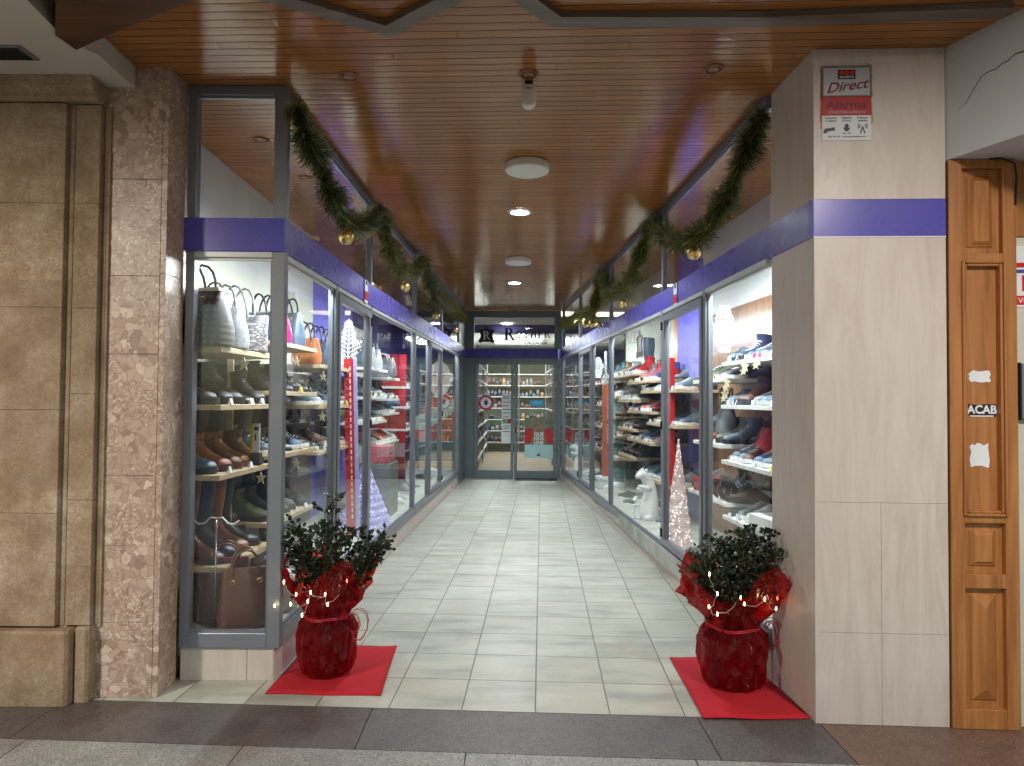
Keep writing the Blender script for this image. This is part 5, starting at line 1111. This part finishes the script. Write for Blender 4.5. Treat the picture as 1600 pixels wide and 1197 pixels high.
# left B-C window
shelf('L', 3.05, 3.85, 1.70, .32, 'white shelf of silvery handbags in left curtain window', WH)
for s, c, l in ((3.15, 'slate', 'slate blue box handbag in left curtain window'), (3.42, 'lightgrey', 'light grey soft handbag in left curtain window'), (3.68, 'silver', 'silver handbag in left curtain window')):
    p = PL(s, .46); bag('tote', cmat(c, .35), (p.x, p.y, 1.701), -.4, l, .25, .12, .21, cmat('grey', .4), .08)
shelf('L', 3.90, 4.5, 1.63, .32, 'white shelf of grey handbags before the red curtain', WH)
p = PL(4.15, .46); bag('tote', cmat('grey', .35), (p.x, p.y, 1.631), -.3, 'wide grey handbag in front of the red curtain', .36, .13, .22, cmat('lightgrey', .4), .05)
for s0, s1, z, it, rn in ((3.05, 3.85, 1.415, [('boot', 'charcoal', 'black'), ('sneaker', 'grey', 'white'), ('boot', 'grey', 'black'), ('sneaker', 'black', 'white')], 'second shelf'),
                      (3.90, 4.5, 1.40, [('boot', 'charcoal', 'white'), ('boot', 'olive', 'black'), ('boot', 'grey', 'black')], 'second further shelf'),
                      (3.05, 3.85, 1.17, [('sneaker', 'olive', 'white'), ('sneaker', 'slate', 'white'), ('sneaker', 'charcoal', 'white'), ('sneaker', 'black', 'white')], 'third shelf'),
                      (3.90, 4.5, 1.24, [('sneaker', 'slate', 'white'), ('sneaker', 'grey', 'white'), ('sneaker', 'teal', 'white')], 'third further shelf'),
                      (3.55, 4.5, .925, [('sneaker', 'lightgrey', 'white'), ('sneaker', 'brown', 'white'), ('sneaker', 'cream', 'white'), ('sneaker', 'orange', 'white')], 'fourth shelf')):
    shelf('L', s0, s1, z, .32, 'white shelf in the left curtain window, %s' % rn, WH, items=it, where=LW, rowname=rn, far=True, back_row=('boot',), toe=.3)
for i, (s, o, k, c) in enumerate(((4.2, .2, 'sneaker', 'white'), (4.5, .25, 'sneaker', 'lightgrey'), (3.9, .22, 'sneaker', 'charcoal'), (4.9, .2, 'boot', 'grey'), (5.4, .22, 'sneaker', 'slate'), (6.2, .2, 'sneaker', 'charcoal'), (7.2, .2, 'sneaker', 'white'))):
    p = PL(s, o); shoe(k, c, 'white', (p.x, p.y, .2225), rnd.uniform(-.6, .1), '%s %s on the far deck, %s of the loose row, left curtain window' % (WD.get(c, c), OBC[k], ORD[i]), True)
for s0, s1, z, rn in ((5.0, 5.5, 1.55, 'upper shelf'), (5.0, 5.5, 1.3, 'middle shelf'), (5.0, 5.5, 1.02, 'lower shelf')):
    shelf('L', s0, s1, z, .32, 'white glass like shelf before the poster, %s' % rn, WH, items=[('boot', 'grey', 'black'), ('sneaker', 'lightgrey', 'white')], where=LFR, rowname=rn, far=True, toe=.3)
# red box patterned + grey tray
p = PL(3.5, .32); mb = MB(); mb.bbox(-.14, .14, -.14, .14, 0, .17, .006); tag(mb.build('gift_box', M['redspeck'] if 'redspeck' in M else simple('red_speckled_paper', (.5, .12, .13), .5, 0, .9, 90, 0), None, loc=(p.x, p.y, .75), rz=angL), 'red speckled gift box on a grey stand in left curtain window', 'box')
mb = MB(); mb.bbox(-.2, .2, -.16, .16, -.53, 0, .006); tag(mb.build('display_stand', cmat('grey', .5), None, loc=(p.x, p.y, .7495), rz=angL), 'grey block stand under the red speckled gift box', 'stand')
# red curtain
def curtain(P, s0, s1, o0, o1, z0, z1, mat, label):
    mb = MB(); n = 40; g = []
    for i in range(n+1):
        t = i/n; p = P(s0+(s1-s0)*t, o0+(o1-o0)*t); q_ = .018*sin(t*34); g.append((p.x+q_, p.y))
    mb.loft([[(x, y, z0), (x-.004, y+.004, z0), (x-.004, y+.004, z1), (x, y, z1)] for x, y in g]); return tag(mb.build('curtain', mat, None, True), label, 'curtain')
curtain(PL, 5.0, 5.15, .34, .92, .223, 1.95, M['redcloth'], 'deep red cloth hanging in the left curtain window')
# red and white leaning strip with lilac edge (left hinged door)
def strip(P, s, o, w_, z0, z1, mats, label, lean=0, name='display_strip'):
    a = P(s, o); th = thing(name, label, 'display post', (a.x, a.y, z0))
    n = len(mats); 
    for i, (m_, f0, f1, nm) in enumerate(mats):
        mb = MB(); T = Matrix.Rotation(lean, 4, 'Y'); mb.bbox(-w_/2+w_*f0, -w_/2+w_*f1-.0005, -.01-.001*i, .01, 0, z1-z0, .002, T); mb.build(nm, m_, th)
    return th
lil = simple('lilac_acrylic', (.45, .42, .85), .3, 0, .05, 5, 0)
st = strip(PL, 2.40, .27, .11, .2225, 1.74, [(M['redplastic'], 0, .72, 'red_face'), (lil, .72, 1, 'lilac_edge')], 'red leaning strip with white dashes and lilac edge behind left hinged door', -.03)
mb = MB(); T = Matrix.Rotation(-.03, 4, 'Y')
for k in range(24): mb.box(-.008, .004, -.014, -.0125, .15+k*.055, .185+k*.055, T)
mb.build('white_dashes', M['white'], st)
strip(PR, 3.33, .35, .055, .2225, 1.80, [(M['redplastic'], 0, 1, 'red_face')], 'upright red strip beside the lilac panel, right showcase', 0)
strip(PR, 6.02, .25, .09, .2225, 1.60, [(M['coral'], 0, 1, 'coral_face')], 'upright coral painted post in the far right window', 0)
strip(PR, 6.02, .25, .035, 1.602, 2.05, [(M['aluin'], 0, 1, 'metal_face')], 'thin pale rod standing on the coral post', 0)
# cone trees
def cone_tree(P, s, o, h_, r_, mat, label):
    a = P(s, o); th = thing('light_cone_tree', label, 'christmas tree', (a.x, a.y, .2225)); n = 20
    mb = MB(); rings = []
    for j in range(31):
        t = j/30; rr = r_*(1-t)**1.05+.006; rr *= 1+.05*sin(j*2.1); rings.append([((rr+rnd.uniform(-.006, .006)*(1-t))*cos(2*pi*k/n), (rr+rnd.uniform(-.006, .006)*(1-t))*sin(2*pi*k/n), h_*t) for k in range(n)])
    mb.loft(rings); mb.build('lit_mesh_cone', mat, th)
    mb = MB(); mb.tube([((r_*(1-t/160)+.008)*cos(t*.55), (r_*(1-t/160)+.008)*sin(t*.55), h_*t/160) for t in range(160)], .0018, 4); mb.build('light_wire', M['wire'], th)
cone_tree(PR, 2.60, .19, .86, .11, M['led'], 'tall pinkish white lit cone tree in the right hinged door bay')
cone_tree(PL, 2.85, .29, .64, .25, M['ledblue'], 'blue violet lit cone tree in the left hinged door bay')
# branching shapes added to imitate light reflected in the glass
def snow(P, s, o, z, h_, mat, label, seed, name='snow_ornament'):  # snow() builds the added branching shapes that imitate reflections
    r = random.Random(seed); a = P(s, o); th = thing(name, label, 'ornament', (a.x, a.y, z)); ang = angL if P is PL else angR
    th.rotation_euler.z = ang+pi/2
    mb = MB(); mb.tube([(0, 0, -h_/2), (0, 0, h_/2)], .006, 6)
    for k in range(11):
        zz = -h_/2+h_*k/11; L_ = h_*r.uniform(.17, .30)*(1-abs(k-4)/9.)
        for sg in (-1, 1):
            mb.tube([(0, 0, zz), (sg*L_, 0, zz+L_*.6)], [.004, .002], 5)
            for q_ in range(4):
                t = .3+.2*q_; e = .03*(1-t*.5); p0 = (sg*L_*t, 0, zz+L_*.6*t); mb.tube([p0, (p0[0]+sg*e*.3, r.uniform(-.01, .01), p0[2]+e)], [.003, .0015], 4); mb.tube([p0, (p0[0]+sg*e, r.uniform(-.01, .01), p0[2]-e*.2)], [.004, .002], 4)
    mb.build('branching_snowflake', mat, th); return th
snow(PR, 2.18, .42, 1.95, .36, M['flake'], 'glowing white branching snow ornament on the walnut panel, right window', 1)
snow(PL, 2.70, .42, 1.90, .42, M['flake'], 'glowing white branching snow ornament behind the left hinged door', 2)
snow(PL, 2.3, .80, 2.18, .24, M['flakeoff'], 'faint pale branching ornament on the cream panel, left side window', 3)
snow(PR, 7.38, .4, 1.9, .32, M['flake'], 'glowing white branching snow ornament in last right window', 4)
# hanging stars and flower clips at shelf edges
def star(P, s, o, z, r_, mat, label, flower=False):
    a = P(s, o); ang = (angL if P is PL else angR)
    th = thing('flower_clip' if flower else 'hanging_star', label, 'decoration', (a.x, a.y, z), ang+pi/2 if P is PR else ang-pi/2, 'small decorations clipped to the shelf edges')
    mb = MB(); pts = [(r_*(1 if k % 2 == 0 else .42)*sin(2*pi*k/10), r_*(1 if k % 2 == 0 else .42)*cos(2*pi*k/10)*1.25) for k in range(10)]
    mb.prism(pts, -.004, .004)
    if flower: mb.prism([(a_*.8+.3*r_, b_*.7-1.0*r_) for a_, b_ in pts], -.003, .003)
    mb.build('petals' if flower else 'star', mat, th)
    mb = MB(); mb.tube([(0, 0, r_), (0, .004, r_+.03)], .001, 4) if not flower else mb.sphere((0, -.008, 0), r_*.25, 8, 6); mb.build('hook' if not flower else 'centre', M['brass'], th)
wg = simple('champagne_glitter', (.60, .50, .30), .3, .5, .4, 80, .5); fy = simple('cream_petal', (.70, .66, .42), .6)
for i, (s, z) in enumerate(((.30, 1.58), (.55, .93), (1.10, 1.64), (1.12, .96), (1.65, 1.26), (1.66, 1.56))):
    star(PL, s, .31, z, .032, wg, 'gold glitter star, %s from street among those on the left shelves' % ORD[i])
for i, (s, z) in enumerate(((1.30, 1.66), (1.82, 1.53), (1.86, 1.45), (2.32, 1.55), (2.25, 1.03), (1.5, 1.63))):
    star(PR, s, .30, z, .034, fy, 'cream flower clip, %s placed among those on the right shelves' % ORD[i], True)

# right bay 1 ------------------------------------------------------
shelf('R', 1.02, 1.97, 1.68, .32, 'white top shelf of blue shoes in right pillar window', WH, items=[('boot', 'black', 'black', .2), ('boot', 'navy', 'navy', .1), ('boot', 'navy', 'white', .0), ('sneaker', 'denim', 'magenta', .3), ('sneaker', 'blue', 'white', .4)], where=RC, rowname='top shelf', back_row=('boot', 'boot'), toe=.5)
shelf('R', 1.02, 1.30, 1.57, .40, 'short white shelf corner beneath the top shelf, right pillar window', WH, items=[], back=.715)
shelf('R', 1.02, 1.99, 1.37, .32, 'white second shelf of grey hiking boots in right pillar window', WH, items=[('boot', 'burgundy', 'charcoal', .2), ('boot', 'black', 'charcoal', 1.0), ('sneaker', 'slate', 'lightgrey', .2), ('sneaker', 'grey', 'lightgrey', .2)], where=RC, rowname='second shelf', back_row=('boot', 'boot'), toe=.45)
shelf('R', 1.02, 1.98, .968, .32, 'white third shelf of pale sneakers in right pillar window', WH, items=[('sneaker', 'lightgrey', 'white', .1), ('sneaker', 'grey', 'white', .7), ('sneaker', 'slate', 'white', .2), ('sneaker', 'denim', 'white', .1)], where=RC, rowname='third shelf', back_row=('boot', 'boot'), toe=.45)
shelf('R', 1.02, 1.96, .57, .32, 'white lowest shelf of grey sneakers in right pillar window', WH, items=[('sneaker', 'charcoal', 'white', .1), ('sneaker', 'lightgrey', 'white', .5), ('boot', 'slate', 'charcoal', .9), ('sneaker', 'slate', 'white', .3)], where=RC, rowname='lowest shelf', back_row=('boot', 'boot'), toe=.45)
shelf('R', 2.0, 2.62, 1.567, .32, 'white upper shelf of dark trainers in right lilac bay', WH, items=[('sneaker', 'charcoal', 'white', .3), ('sneaker', 'black', 'lightgrey', .5), ('boot', 'olive', 'black', .3)], where=RH, rowname='upper shelf', back_row=('boot', 'boot'), toe=.45)
shelf('R', 2.0, 2.62, 1.075, .32, 'white middle shelf of rucksack and boots in right lilac bay', WH, items=[('boot', 'slate', 'black', .4), ('boot', 'olive', 'black', .4), ('boot', 'brown', 'black', .4)], where=RH, rowname='middle shelf', back_row=('boot', 'boot'), toe=.45)
shelf('R', 1.9, 2.75, .66, .32, 'white low shelf of belts and slippers in right lilac bay', WH, items=[('sneaker', 'brown', 'black', .9), ('sneaker', 'charcoal', 'white', .5), ('sneaker', 'navy', 'black', .9)], where=RH, rowname='low shelf', back_row=('boot', 'boot'), toe=.45)
p = PR(2.5, .42); th = thing('shoe_box', 'red patterned shoe box on the low shelf of right lilac bay', 'box', (p.x, p.y, .661), angR)
mb = MB(); mb.bbox(-.15, .13, -.09, .09, 0, .085, .003); mb.build('box', simple('red_spotted_card', (.5, .06, .05), .5, 0, .9, 60, 0), th); mb = MB(); mb.bbox(-.154, .134, -.094, .094, .0855, .11, .003); mb.build('lid', M['redplastic'], th)
p = PR(1.3, .40); mb = MB(); mb.bbox(-.14, .14, -.09, .09, 0, .10, .003); tag(mb.build('shoe_box', M['white'], None, loc=(p.x, p.y, .5705), rz=angR+.1), 'plain white shoe box on the lowest shelf of right pillar window', 'box')
# bags hanging: grey backpack, red bag
for s, o, z, c, l, w_, h_ in ((2.35, .50, 1.076, 'grey', 'grey backpack on the middle shelf of right lilac bay', .26, .34), (1.8, .58, .969, 'red', 'red handbag hanging behind third shelf, right pillar window', .24, .24), (1.45, .60, .969, 'black', 'black handbag behind the third shelf, right pillar window', .26, .28), (1.62, .58, .222, 'charcoal', 'charcoal satchel low against the walnut panel, right window', .3, .25)):
    p = PR(s, o); bag('tote', cmat(c, .5), (p.x, p.y, z+.001), pi/2-.1, l, w_, .13, h_, cmat('charcoal', .5), .08)
# belts coiled
for i, (s, c) in enumerate(((1.98, 'black'), (2.12, 'brown'))):
    p = PR(s, .37); th = thing('coiled_belt', '%s leather belt standing coiled, right low shelf' % c, 'belt', (p.x, p.y, .661+.075), angR+.6)
    mb = MB()
    for r_ in (.074, .064, .054):
        pts = []
        for k in range(28):
            a = 2*pi*k/27; pts.append([(r_*cos(a), -.016, r_*sin(a)), (r_*cos(a), .016, r_*sin(a)), ((r_-.004)*cos(a), .016, (r_-.004)*sin(a)), ((r_-.004)*cos(a), -.016, (r_-.004)*sin(a))])
        mb.loft(pts)
    mb.build('strap', cmat(c, .35), th); mb = MB(); mb.bbox(.05, .058, -.02, .02, .03, .07, .002); mb.build('buckle', cmat('silver', .2, .9), th)
for i, (s, o, k, c, s2, rt) in enumerate(((1.1, .15, 'sneaker', 'charcoal', 'white', .3), (1.35, .18, 'sneaker', 'denim', 'white', .8), (1.62, .14, 'sneaker', 'white', 'white', .3), (1.95, .2, 'sneaker', 'grey', 'lightgrey', .9), (2.2, .13, 'sneaker', 'charcoal', 'grey', 1.2))):
    p = PR(s, o); shoe(k, c, s2, (p.x, p.y, .2225), pi-rt, '%s %s on the deck, %s from street, right pillar window' % (WD.get(c, c), OBC[k], ORD[i]), scale=1.1)
# right wide window B-C
for s0, s1, z, it, rn in ((4.72, 5.6, 1.71, [('boot', 'red', 'white'), ('sneaker', 'charcoal', 'white'), ('tallboot', 'slate', 'black')], 'top shelf'),
                      (3.95, 5.05, 1.61, [('sneaker', 'navy', 'white'), ('boot', 'red', 'white', .3, 'blue'), ('boot', 'blue', 'white'), ('boot', 'red', 'white'), ('boot', 'grey', 'black')], 'second shelf'),
                      (3.1, 4.4, 1.50, [('sneaker', 'slate', 'white'), ('sneaker', 'grey', 'white'), ('sneaker', 'lightgrey', 'white'), ('sneaker', 'olive', 'white'), ('sneaker', 'charcoal', 'white')], 'near second shelf'),
                      (4.72, 5.6, 1.40, [('sneaker', 'charcoal', 'white'), ('sneaker', 'grey', 'white'), ('sneaker', 'lightgrey', 'white')], 'third shelf'),
                      (3.95, 5.05, 1.28, [('sneaker', 'red', 'black'), ('sneaker', 'red', 'white'), ('sneaker', 'silver', 'white'), ('sneaker', 'pink', 'white'), ('sneaker', 'red', 'white')], 'near third shelf'),
                      (4.72, 5.6, 1.06, [('sneaker', 'charcoal', 'black'), ('sneaker', 'brown', 'black'), ('sneaker', 'black', 'white')], 'fourth shelf'),
                      (3.1, 4.15, 1.17, [('sneaker', 'slate', 'white'), ('sneaker', 'navy', 'white'), ('sneaker', 'charcoal', 'lightgrey'), ('boot', 'black', 'black')], 'street end fourth shelf'),
                      (3.95, 5.05, .955, [('sneaker', 'pink', 'lightgrey'), ('sneaker', 'burgundy', 'white'), ('sneaker', 'navy', 'white'), ('sneaker', 'blue', 'white'), ('sneaker', 'navy', 'black')], 'near fifth shelf'),
                      (4.72, 5.6, .74, [('boot', 'black', 'black'), ('boot', 'charcoal', 'black'), ('boot', 'black', 'black')], 'fifth shelf'),
                      (3.3, 4.6, .60, [('sneaker', 'grey', 'white'), ('sneaker', 'charcoal', 'white'), ('sneaker', 'slate', 'white'), ('sneaker', 'navy', 'white'), ('sneaker', 'blue', 'white')], 'lowest shelf')):
    shelf('R', s0, s1, z, .32, 'beech shelf in the right figure window, %s' % rn, W_, items=it, where=RW, rowname=rn, far=True, back_row=('boot', 'sneaker'), toe=.4)
for i, (s, o, k, c) in enumerate(((3.1, .16, 'sneaker', 'grey'), (3.5, .25, 'sneaker', 'slate'), (4.4, .3, 'sneaker', 'charcoal'), (4.7, .2, 'sneaker', 'olive'), (5.2, .25, 'sneaker', 'charcoal'), (5.9, .2, 'sneaker', 'white'), (6.4, .22, 'boot', 'grey'), (7.1, .2, 'sneaker', 'charcoal'), (7.7, .2, 'sneaker', 'white'))):
    p = PR(s, o); shoe(k, c, 'white', (p.x, p.y, .2225), pi-rnd.uniform(0, 1.2), '%s %s on the far deck, %s of the loose row, right figure window' % (WD.get(c, c), OBC[k], ORD[i]), True)
for s0, s1, z, rn in ((5.9, 6.9, 1.72, 'top shelf'), (5.9, 6.9, 1.45, 'second shelf'), (5.9, 6.9, 1.18, 'third shelf'), (5.9, 6.9, .92, 'fourth shelf'), (5.9, 6.9, .62, 'lowest shelf')):
    cs = rnd.sample(['charcoal', 'navy', 'tan', 'grey', 'brown', 'teal', 'black', 'lightgrey'], 4)
    shelf('R', s0, s1, z, .36, 'beech shelf in the coral post window, %s' % rn, W_, items=[(rnd.choice(['sneaker', 'boot']), c, rnd.choice(['white', 'black'])) for c in cs], where=RF, rowname=rn, far=True, toe=.4)
for s0, s1, z, rn in ((7.3, 8.6, 1.66, 'top shelf'), (7.3, 8.6, 1.33, 'second shelf'), (7.3, 8.6, 1.0, 'third shelf'), (7.3, 8.6, .66, 'lowest shelf')):
    cs = rnd.sample(['charcoal', 'navy', 'tan', 'grey', 'brown', 'olive', 'black', 'burgundy'], 5)
    shelf('R', s0, s1, z, .42, 'beech shelf in the last right window, %s' % rn, W_, items=[(rnd.choice(['sneaker', 'boot']), c, rnd.choice(['white', 'black'])) for c in cs], where='last right window', rowname=rn, far=True, toe=.4, cards=False)
# teal box column
p = PR(6.25, .45)
for k in range(12):
    th = thing('shoe_box', 'pale teal shoe box, %s from the deck in its tall column, right figure window' % (ORD[:11]+['topmost'])[k], 'box', (p.x, p.y, .2225+k*.1005), angR+rnd.uniform(-.03, .03), 'teal shoe boxes stacked in the right figure window')
    mb = MB(); mb.bbox(-.13, .13, -.08, .08, 0, .074, .003); mb.build('box', cmat('lightteal', .5), th); mb = MB(); mb.bbox(-.133, .133, -.083, .083, .0745, .1, .003); mb.build('lid', cmat('teal2', .5), th)
# figures
def figure(P, s, o, label, sc_=1, rz=0):
    a = P(s, o); th = thing('animal_figure', label, 'figurine', (a.x, a.y, .2225), rz); th.scale = (sc_,)*3
    spine = [(0.02, 0, .0, .085), (0.02, 0, .05, .095), (0.03, 0, .15, .088), (0.035, 0, .25, .075), (.02, 0, .34, .062), (-.01, 0, .40, .055), (-.05, 0, .435, .05), (-.09, 0, .44, .042), (-.125, 0, .425, .026), (-.145, 0, .415, .012)]
    mb = MB(); mb.tube([(x, y, z) for x, y, z, r_ in spine], [r_ for *_, r_ in spine], 18); body = mb
    mb.tube([(-.0, -.04, .30), (-.06, -.06, .31), (-.12, -.05, .335), (-.15, -.04, .34)], [.03, .024, .018, .008], 10)
    mb.tube([(-.0, .04, .30), (-.05, .06, .29), (-.09, .05, .30)], [.03, .024, .010], 10)
    mb.tube([(.02, -.06, .0), (-.03, -.06, .03), (-.08, -.05, .02)], [.04, .036, .02], 10); mb.tube([(.02, .06, .0), (-.03, .06, .03), (-.08, .05, .02)], [.04, .036, .02], 10)
    for y in (-.03, .03): mb.sphere((-.035, y, .485), .016, 10, 6)
    mb.build('body', M['whiteglaze'], th, True)
    mb = MB()
    for y in (-.028, .028): mb.sphere((-.095, y, .462), .005, 8, 5)
    mb.sphere((-.146, 0, .418), .007, 8, 5); mb.build('face', M['black'], th)
figure(PR, 3.72, .22, 'tall white glazed animal figure leaning towards the passage, right showcase', 1.0, .5)
figure(PR, 3.74, .12, 'small white glazed animal figure in front of the tall one', .45, .8)
figure(PR, 8.3, .22, 'white glazed animal figure near the entrance doors, right showcase', .9, .3)
p = PR(6.06, .25); mb = MB(); mb.bbox(-.15, .15, -.12, .12, 0, .16, .03); tag(mb.build('snow_block', M['flakeoff'], None, loc=(p.x, p.y, .2225), rz=angR), 'white foam snow block around the foot of the coral post', 'snow decoration')
# hanger stand
p = (-1.50, 3.44); th = thing('hanger_stand', 'thin metal hanger stand with curved arms in left corner window', 'display stand', (p[0], p[1], .2225))
mb = MB(); mb.tube([(0, 0, .004), (0, 0, .56)], .0045, 8); mb.build('pole', cmat('silver', .2, .9), th, True)
mb = MB(); mb.lathe([(.05, .0), (.05, .004), (.01, .01)], 20); mb.build('base', cmat('silver', .2, .9), th)
for s in (-1, 1): mb = MB(); mb.tube([(0, 0, .56), (s*.03, 0, .565), (s*.06, -.0, .535), (s*.09, 0, .53), (s*.115, 0, .55)], .004, 7); mb.build('arm', M['discoff'], th, True)
# yellow and white card, left corner
p = PL(.60, .36); th = thing('price_poster', 'yellow and white upright sign card, third shelf, left corner window', 'sign card', (p.x, p.y, 1.075), -.5)
mb = MB(); mb.box(-.028, .028, -.002, .002, 0, .17); mb.build('white_card', paper, th); mb = MB(); mb.box(-.05, -.0285, -.004, .004, .005, .165); mb.build('yellow_edge', cmat('yellow', .5), th)
mb = MB(); mb.box(-.018, .018, -.0035, -.0022, .13, .15); mb.box(-.01, .0, -.0035, -.0022, .07, .11); mb.build('print', ink, th)
mb = MB(); mb.bbox(-.025, .025, -.025, .025, 0, .075, .002); tag(mb.build('card_holder', M['black'], None, loc=(p.x, p.y, .9995+.0005)), 'small black block holding the yellow sign card', 'card holder')
# poster at the left end wall
th = thing('portrait_poster', 'large poster of a dark haired person in an orange red coat, last left window', 'poster', (-1.32, 11.78, 1.28))
mb = MB(); mb.box(-.46, .44, -.004, .018, -.95, .85); mb.build('sheet', simple('slate_backdrop_print', (.09, .15, .18), .4, 0, .3, 3, 0), th)
def el(cx, cz, rx, rz_, n=26): return [(cx+rx*cos(2*pi*k/n), cz+rz_*sin(2*pi*k/n)) for k in range(n)]
mb = MB(); mb.prism(el(.09, .50, .33, .40), -.006, -.0042); mb.prism([(-.24, .5), (-.27, .0), (-.1, .1), (.0, .5)], -.006, -.0042); mb.build('hair', simple('dark_hair_print', (.02, .018, .02), .5, 0, .3, 9, 0), th)
mb = MB(); mb.prism([(-.3, -.15), (-.18, .08), (.0, .2), (.22, .22), (.40, .1), (.44, -.6), (-.4, -.6), (-.36, -.3)], -.008, -.0062); mb.build('coat', simple('vermilion_print', (.48, .09, .04), .5, 0, .25, 6, 0), th)
mb = MB(); mb.prism([(-.44, -.22), (-.1, -.1), (.2, .1), (.38, .12), (.43, .0), (.2, -.2), (-.1, -.38), (-.4, -.45)], -.010, -.0082); mb.build('sleeve', simple('mint_sleeve_print', (.46, .55, .47), .5, 0, .1, 6, 0), th)
mb = MB(); mb.prism(el(.05, .47, .20, .31), -.010, -.0082); mb.prism([(-.04, .3), (.1, .3), (.12, .14), (-.02, .14)], -.0082, -.0063); mb.prism(el(.265, .48, .035, .07, 14), -.0082, -.0063); mb.build('face', skin, th)
mb = MB(); mb.prism(el(-.04, .52, .034, .014, 12), -.012, -.0102); mb.build('eye', ink, th); mb = MB(); mb.prism(el(.12, .52, .034, .014, 12), -.012, -.0102); mb.build('eye', ink, th); mb = MB(); mb.box(-.08, .0, -.012, -.0102, .565, .58); mb.build('eyebrow', ink, th); mb = MB(); mb.box(.08, .16, -.012, -.0102, .565, .58); mb.build('eyebrow', ink, th)
mb = MB(); mb.prism(el(.035, .31, .055, .02, 14), -.012, -.0102); mb.build('lips', pinkm, th); mb = MB(); mb.prism([(.025, .50), (.045, .50), (.06, .385), (.012, .385)], -.012, -.0102); mb.build('nose', simple('shaded_skin_print', (.52, .34, .27), .5, 0, .05, 9, 0), th)
mb = MB(); mb.bbox(-.46, .44, -.26, -.02, -1.05, -.96, .004); tag(mb.build('display_ledge', M['shelfwood'], None, loc=(-1.32, 11.78, 1.28)), 'pale wooden ledge under the portrait poster', 'ledge')
# reflection of the shop emblem, painted as a shape on the glass
th = thing('window_decal', 'grey hide shaped decal with mirrored letter on the wide right pane', 'decal', (0, 0, 0))
a = px_on(1000, RK, BR); th.location = (a.x, a.y, 1.4+(616-530)/1050.4*a.y); th.rotation_euler.z = math.atan2((BR-RK).y, (BR-RK).x)
mb = MB(); hide(mb, 0, 0, .26, .003, .005); mb.build('hide_shape', simple('grey_vinyl', (.16, .14, .13), .5, 0, .05, 5, 0), th)
mb = MB(); letter(mb, 'R', -.06, -.06, .13, .006, .008); mb.build('letter', pale, th)

# ---------------------------------------------------------------- fill lamps added unseen behind the viewer to brighten the front
def arcade_lamp(x, y, power, label, c=WARM, zz=H+.089):
    th = thing('arcade_lamp', label, 'ceiling lamp', (x, y, zz), 0, 'round lamps under the arcade ceiling')
    mb = MB(); mb.lathe([(.17, 0), (.18, -.02), (.18, -.05)], 32, cap1=False); mb.build('body', M['white'], th)
    mb = MB(); mb.lathe([(.178, -.0505), (.16, -.075), (.001, -.085)], 32, cap0=False); mb.build('diffuser', emit('lit_opal', c, 5), th)
    area('arcade_light', (x, y, zz-.1), .3, power, c, shape='DISK')
arcade_lamp(-3.3, .5, 82, 'lit round lamp under the arcade left of the viewer', (1, .88, .76), H-.101)
arcade_lamp(1.9, .7, 50, 'lit round lamp under the arcade right of the viewer', (1, .91, .85))
